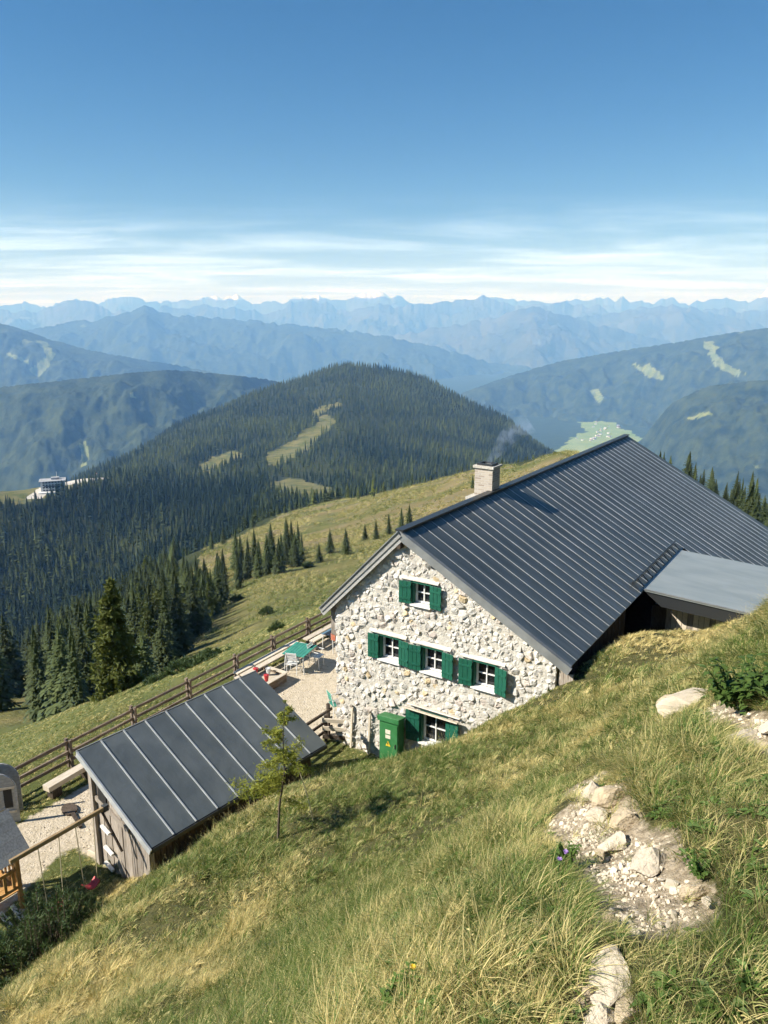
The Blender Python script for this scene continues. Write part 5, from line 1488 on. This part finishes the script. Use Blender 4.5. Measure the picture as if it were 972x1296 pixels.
gn_instances('terrace_gravel', np.stack([x, y, ground(x, y)], 1), rng.uniform(0, 6.28, (len(x), 3)), np.stack([s, s, s * .6], 1), rng.integers(0, 6, len(x)), PEB)

# rough clumps that roughen the meadow beyond the fence
x, y, z, u, v, d = sow(26000, 55, 420, 140, 760)
ok = (meadow_mask(x, y, z) > .5) & (rng.random(len(x)) < np.clip(.45 + 1.3 * fbm(x / 14, y / 14, 3), .05, 1))
x, y, z, d = x[ok], y[ok], z[ok], d[ok]
s = rng.uniform(.9, 2.2, len(x)) * (1 + d / 260)
gn_instances('meadow_tussocks', np.stack([x, y, z], 1), np.stack([0 * x, 0 * x, rng.uniform(0, 6.28, len(x))], 1), np.stack([s, s, s * .62], 1), rng.integers(0, 3, len(x)), TUFTS[19:22], extra=np.clip(.42 + .5 * fbm(x / 30, y / 30, 3) + rng.normal(0, .15, len(x)), 0, 1))

# leafy plant and flowers
def leafy(seed, n, H, L, W):
    rs = random.Random(seed); lf = MB(); st = MB()
    for i in range(n):
        a = rs.uniform(0, 6.28); hh = H * rs.uniform(.3, 1); o_ = Vector((rs.gauss(0, .12) * H, rs.gauss(0, .12) * H, 0))
        tip = o_ + Vector((math.cos(a) * .4 * H, math.sin(a) * .4 * H, hh)); st.tube([o_, o_.lerp(tip, .6) + Vector((0, 0, .05 * H)), tip], [.006, .005, .002], 4, False)
        for k in range(9):
            t = .3 + .7 * k / 8; q = o_.lerp(tip, t); b = a + (1 if k % 2 else -1) * rs.uniform(.7, 1.3)
            d1 = Vector((math.cos(b), math.sin(b), rs.uniform(-.1, .4))).normalized() * L * rs.uniform(.6, 1.2); s_ = d1.cross(Vector((0, 0, 1))).normalized() * W
            lf.add([q, q + d1 * .35 + s_, q + d1 * .7 + s_ * .6 - Vector((0, 0, .1 * L)), q + d1 - Vector((0, 0, .3 * L)), q + d1 * .7 - s_ * .6 - Vector((0, 0, .1 * L)), q + d1 * .35 - s_], [(0, 1, 2, 3, 4, 5)])
    return lf.mesh('leaves', M['leaf']), st.mesh('stem', M['leaf'])
for k, (u_, v_, hp, n, lab) in enumerate(((938, 892, 62, 26, 'bushy green leafy plant growing over the large flat boulder'), (968, 880, 40, 16, 'lower leafy plant next to the bushy one over the boulder'), (884, 1108, 22, 9, 'small leafy weed at the grassy end of the gravel'), (715, 1098, 30, 14, 'dark leafy herb beside the purple flowers'), (505, 1275, 40, 12, 'green broad-leaved herb in the grass beside the yellow flower'))):
    p = hit(u_, v_, .8); h = hp * p.length / F
    a_, b_ = leafy(70 + k, int(n * 1.8), h, h * .22, h * .055)
    o = thing('leafy_plant', lab, 'plant', p); link('leaves', a_, o); link('stem', b_, o)
for k, (u_, v_, mt, lab) in enumerate(((702, 1122, 'purple', 'pale purple flower head in the grass beside the gravel'), (710, 1112, 'purple', 'purple flower standing next to a paler one by the gravel'), (517, 1262, 'yellowpetal', 'yellow flower low in the foreground grass'))):
    p = hit(u_, v_, .8); h = .12
    o = thing('wild_flower', lab, 'flower', p)
    MB().tube([(0, 0, -.03), (.01, 0, h * .6), (.015, .01, h)], [.003, .0025, .002], 5).build('stem', M['leaf'], o)
    c = Vector((.015, .01, h))
    for j in range(14):
        a = 6.28 * j / 14; e = random.uniform(-.1, .7)
        d1 = Vector((math.cos(a), math.sin(a), e)).normalized() * .013; s_ = d1.cross(Vector((0, 0, 1))).normalized() * .004
        MB().add([c, c + d1 * .6 + s_, c + d1, c + d1 * .6 - s_], [(0, 1, 2, 3)]).build('petal', M[mt], o)

# ------------------------------------------------------------------ far buildings
p = on_ground(70, 1010)
ht = thing('mountain_hotel', 'white multi-storey mountain hotel on the wooded plateau', 'building', p, R(20))
W_, D_, H_ = 27.0, 16.0, 13.0
wl = MB().box((0, 0, H_ / 2 - 1), (W_, D_, H_ + 2)).build('wall', M['renderwhite'], ht)
rf_ = MB().box((0, -.5, H_ + .5), (W_ + 3, D_ + 4, 1.0)).build('roof', M['greyroof'], ht)
MB().box((3, 2, H_ + 2.2), (9, 7, 2.6)).build('roof_house', M['greyroof'], rf_)
MB().tube([(5, 2, H_ + 3), (5, 2, H_ + 10)], .25, 6).build('mast', M['metalwhite'], rf_)
for fl_ in range(4):
    MB().box((1.5, -D_ / 2 - .9, 1.2 + fl_ * 3.1), (W_ - 5, 1.8, .9)).build('balcony', M['balcony'] if fl_ % 2 == 0 else M['renderwhite'], ht)
    for i in range(7):
        MB().box((-W_ / 2 + 3.5 + i * 3.4, -D_ / 2 - .05, 2.9 + fl_ * 3.1), (2.2, .2, 1.7)).build('window', M['glass'], ht)
for i in range(3): MB().box((-W_ / 2 - .05, -4 + i * 4, 5.5), (.2, 2, 1.6)).build('window', M['glass'], ht)
MB().box((-6, -D_ / 2 - 5, .3), (20, 8, 2.4)).build('terrace', M['renderwhite'], ht)
def small_house(seed, w, l, h, wm, rm):
    mb = MB()
    mb.box((0, 0, h / 2 - 1), (w, l, h + 2))
    nf = len(mb.f)
    mb.prism([(-w / 2 - .6, h - .3), (w / 2 + .6, h - .3), (0, h + w * .36)], (1, 0, 0), (0, 0, 1), (0, l + 1.4, 0), (0, -l / 2 - .7, 0))
    me = mb.mesh('house', wm); me.materials.append(rm)
    me.polygons.foreach_set('material_index', [0 if i < nf else 1 for i in range(len(me.polygons))])
    return me
HS = [small_house(0, 11, 15, 6, M['housecream'], M['redroof']), small_house(1, 13, 17, 7, M['renderwhite'], M['greyroof']), small_house(2, 10, 12, 6, M['renderwhite'], M['redroof'])]
for (u_, v_, d_, lab, hm_) in ((395, 573, 1500, 'tiny pale hut in the clearing on the forested hill', 1), (122, 602, 1000, 'small pale hut on the plateau beside the mountain hotel', 2), (8, 806, 300, 'small grey roofed cabin in the valley meadow beyond the forest', 1), (2, 796, 300, 'grey roofed cabin behind another in the valley meadow', 1)):
    p = hit(u_, v_, d_) or on_ground(u_, d_)
    sc_ = .62 if d_ > 500 else .45
    o = thing('far_cabin', lab, 'house', p, random.uniform(0, 1)); o.scale = (sc_,) * 3
    link('body', HS[hm_], o)
vr = random.Random(5)
vh = []
for (cu_, cv_, n_, su, sv) in ((757, 531, 12, 8, 3), (764, 542, 12, 9, 3), (756, 553, 9, 9, 3), (780, 533, 4, 4, 4), (740, 556, 3, 6, 2)):
    for _ in range(n_):
        vh.append((vr.gauss(cu_, su), vr.gauss(cv_, sv)))
for (u_, v_) in vh:
    if not (722 < u_ < 800 and 524 < v_ < 560): continue
    p = atz(u_, v_, VALLEY)
    o = link('village_house', HS[vr.randrange(3)]); o.location = (p.x, p.y, VALLEY - 1); o.rotation_euler = (0, 0, vr.uniform(0, 3)); s_ = vr.uniform(.9, 1.5); o.scale = (s_,) * 3
    tag(o, 'tiny house of the village down on the green valley floor', 'house', 'houses of the valley village')

# ------------------------------------------------------------------ smoke from the chimney
cw = house.matrix_basis @ Vector((CG, CR, AZp + .93))
sp_, sr_ = [], []
for i in range(11):
    t = i / 10
    sp_.append((.75 * t + .55 * t * t + .05 * math.sin(7 * t), -.1 * t, 1.45 * t)); sr_.append(.09 + .34 * t ** .9)
sm_ = MB().tube(sp_, sr_, 14).build('chimney_smoke', None, None, True)
sm_.location = cw
mk = bpy.data.materials.new('wood_smoke'); mk.use_nodes = True
N, L = mk.node_tree.nodes, mk.node_tree.links; N.clear()
vo = N.new('ShaderNodeVolumePrincipled'); vo.inputs['Color'].default_value = (.60, .74, .95, 1)
t_ = N.new('ShaderNodeTexCoord'); nz_ = N.new('ShaderNodeTexNoise'); nz_.inputs['Scale'].default_value = 2.6; nz_.inputs['Detail'].default_value = 4; nz_.inputs['Distortion'].default_value = .8
L.new(t_.outputs['Object'], nz_.inputs['Vector'])
mr_ = N.new('ShaderNodeMapRange'); mr_.inputs[1].default_value = .42; mr_.inputs[2].default_value = .75; mr_.inputs[3].default_value = 0; mr_.inputs[4].default_value = 2.6
L.new(nz_.outputs['Fac'], mr_.inputs[0])
sx_ = N.new('ShaderNodeSeparateXYZ'); L.new(t_.outputs['Object'], sx_.inputs[0])
fa_ = N.new('ShaderNodeMapRange'); fa_.inputs[1].default_value = 1.8; fa_.inputs[2].default_value = .1; L.new(sx_.outputs[2], fa_.inputs[0])
mu_ = N.new('ShaderNodeMath'); mu_.operation = 'MULTIPLY'; L.new(mr_.outputs[0], mu_.inputs[0]); L.new(fa_.outputs[0], mu_.inputs[1])
L.new(mu_.outputs[0], vo.inputs['Density'])
om = N.new('ShaderNodeOutputMaterial'); L.new(vo.outputs[0], om.inputs['Volume'])
sm_.data.materials.append(mk); tag(sm_, kind='stuff')

# ------------------------------------------------------------------ the air
zlo = min((o_.matrix_world @ Vector(c)).z for o_ in bpy.data.objects if o_.get('kind') == 'structure' for c in o_.bound_box) - 1.0
zhi = max((o_.matrix_world @ Vector(c)).z for o_ in bpy.data.objects if o_.get('kind') == 'structure' for c in o_.bound_box) + 15.0
print('haze', zlo, zhi)
hz = MB().box((0, 0, (zlo + zhi) / 2), (74000, 74000, zhi - zlo))
hm = bpy.data.materials.new('hazy_air'); hm.use_nodes = True
hn = hm.node_tree; hn.nodes.clear()
pv = hn.nodes.new('ShaderNodeVolumePrincipled')
pv.inputs['Color'].default_value = (0.24, 0.51, 1.0, 1)
pv.inputs['Absorption Color'].default_value = (1, 1, 1, 1)
pv.inputs['Density'].default_value = 9e-5
pv.inputs['Anisotropy'].default_value = 0.0
hout = hn.nodes.new('ShaderNodeOutputMaterial')
hn.links.new(pv.outputs[0], hout.inputs['Volume'])
ho = hz.build('haze', hm)
tag(ho, kind='stuff')
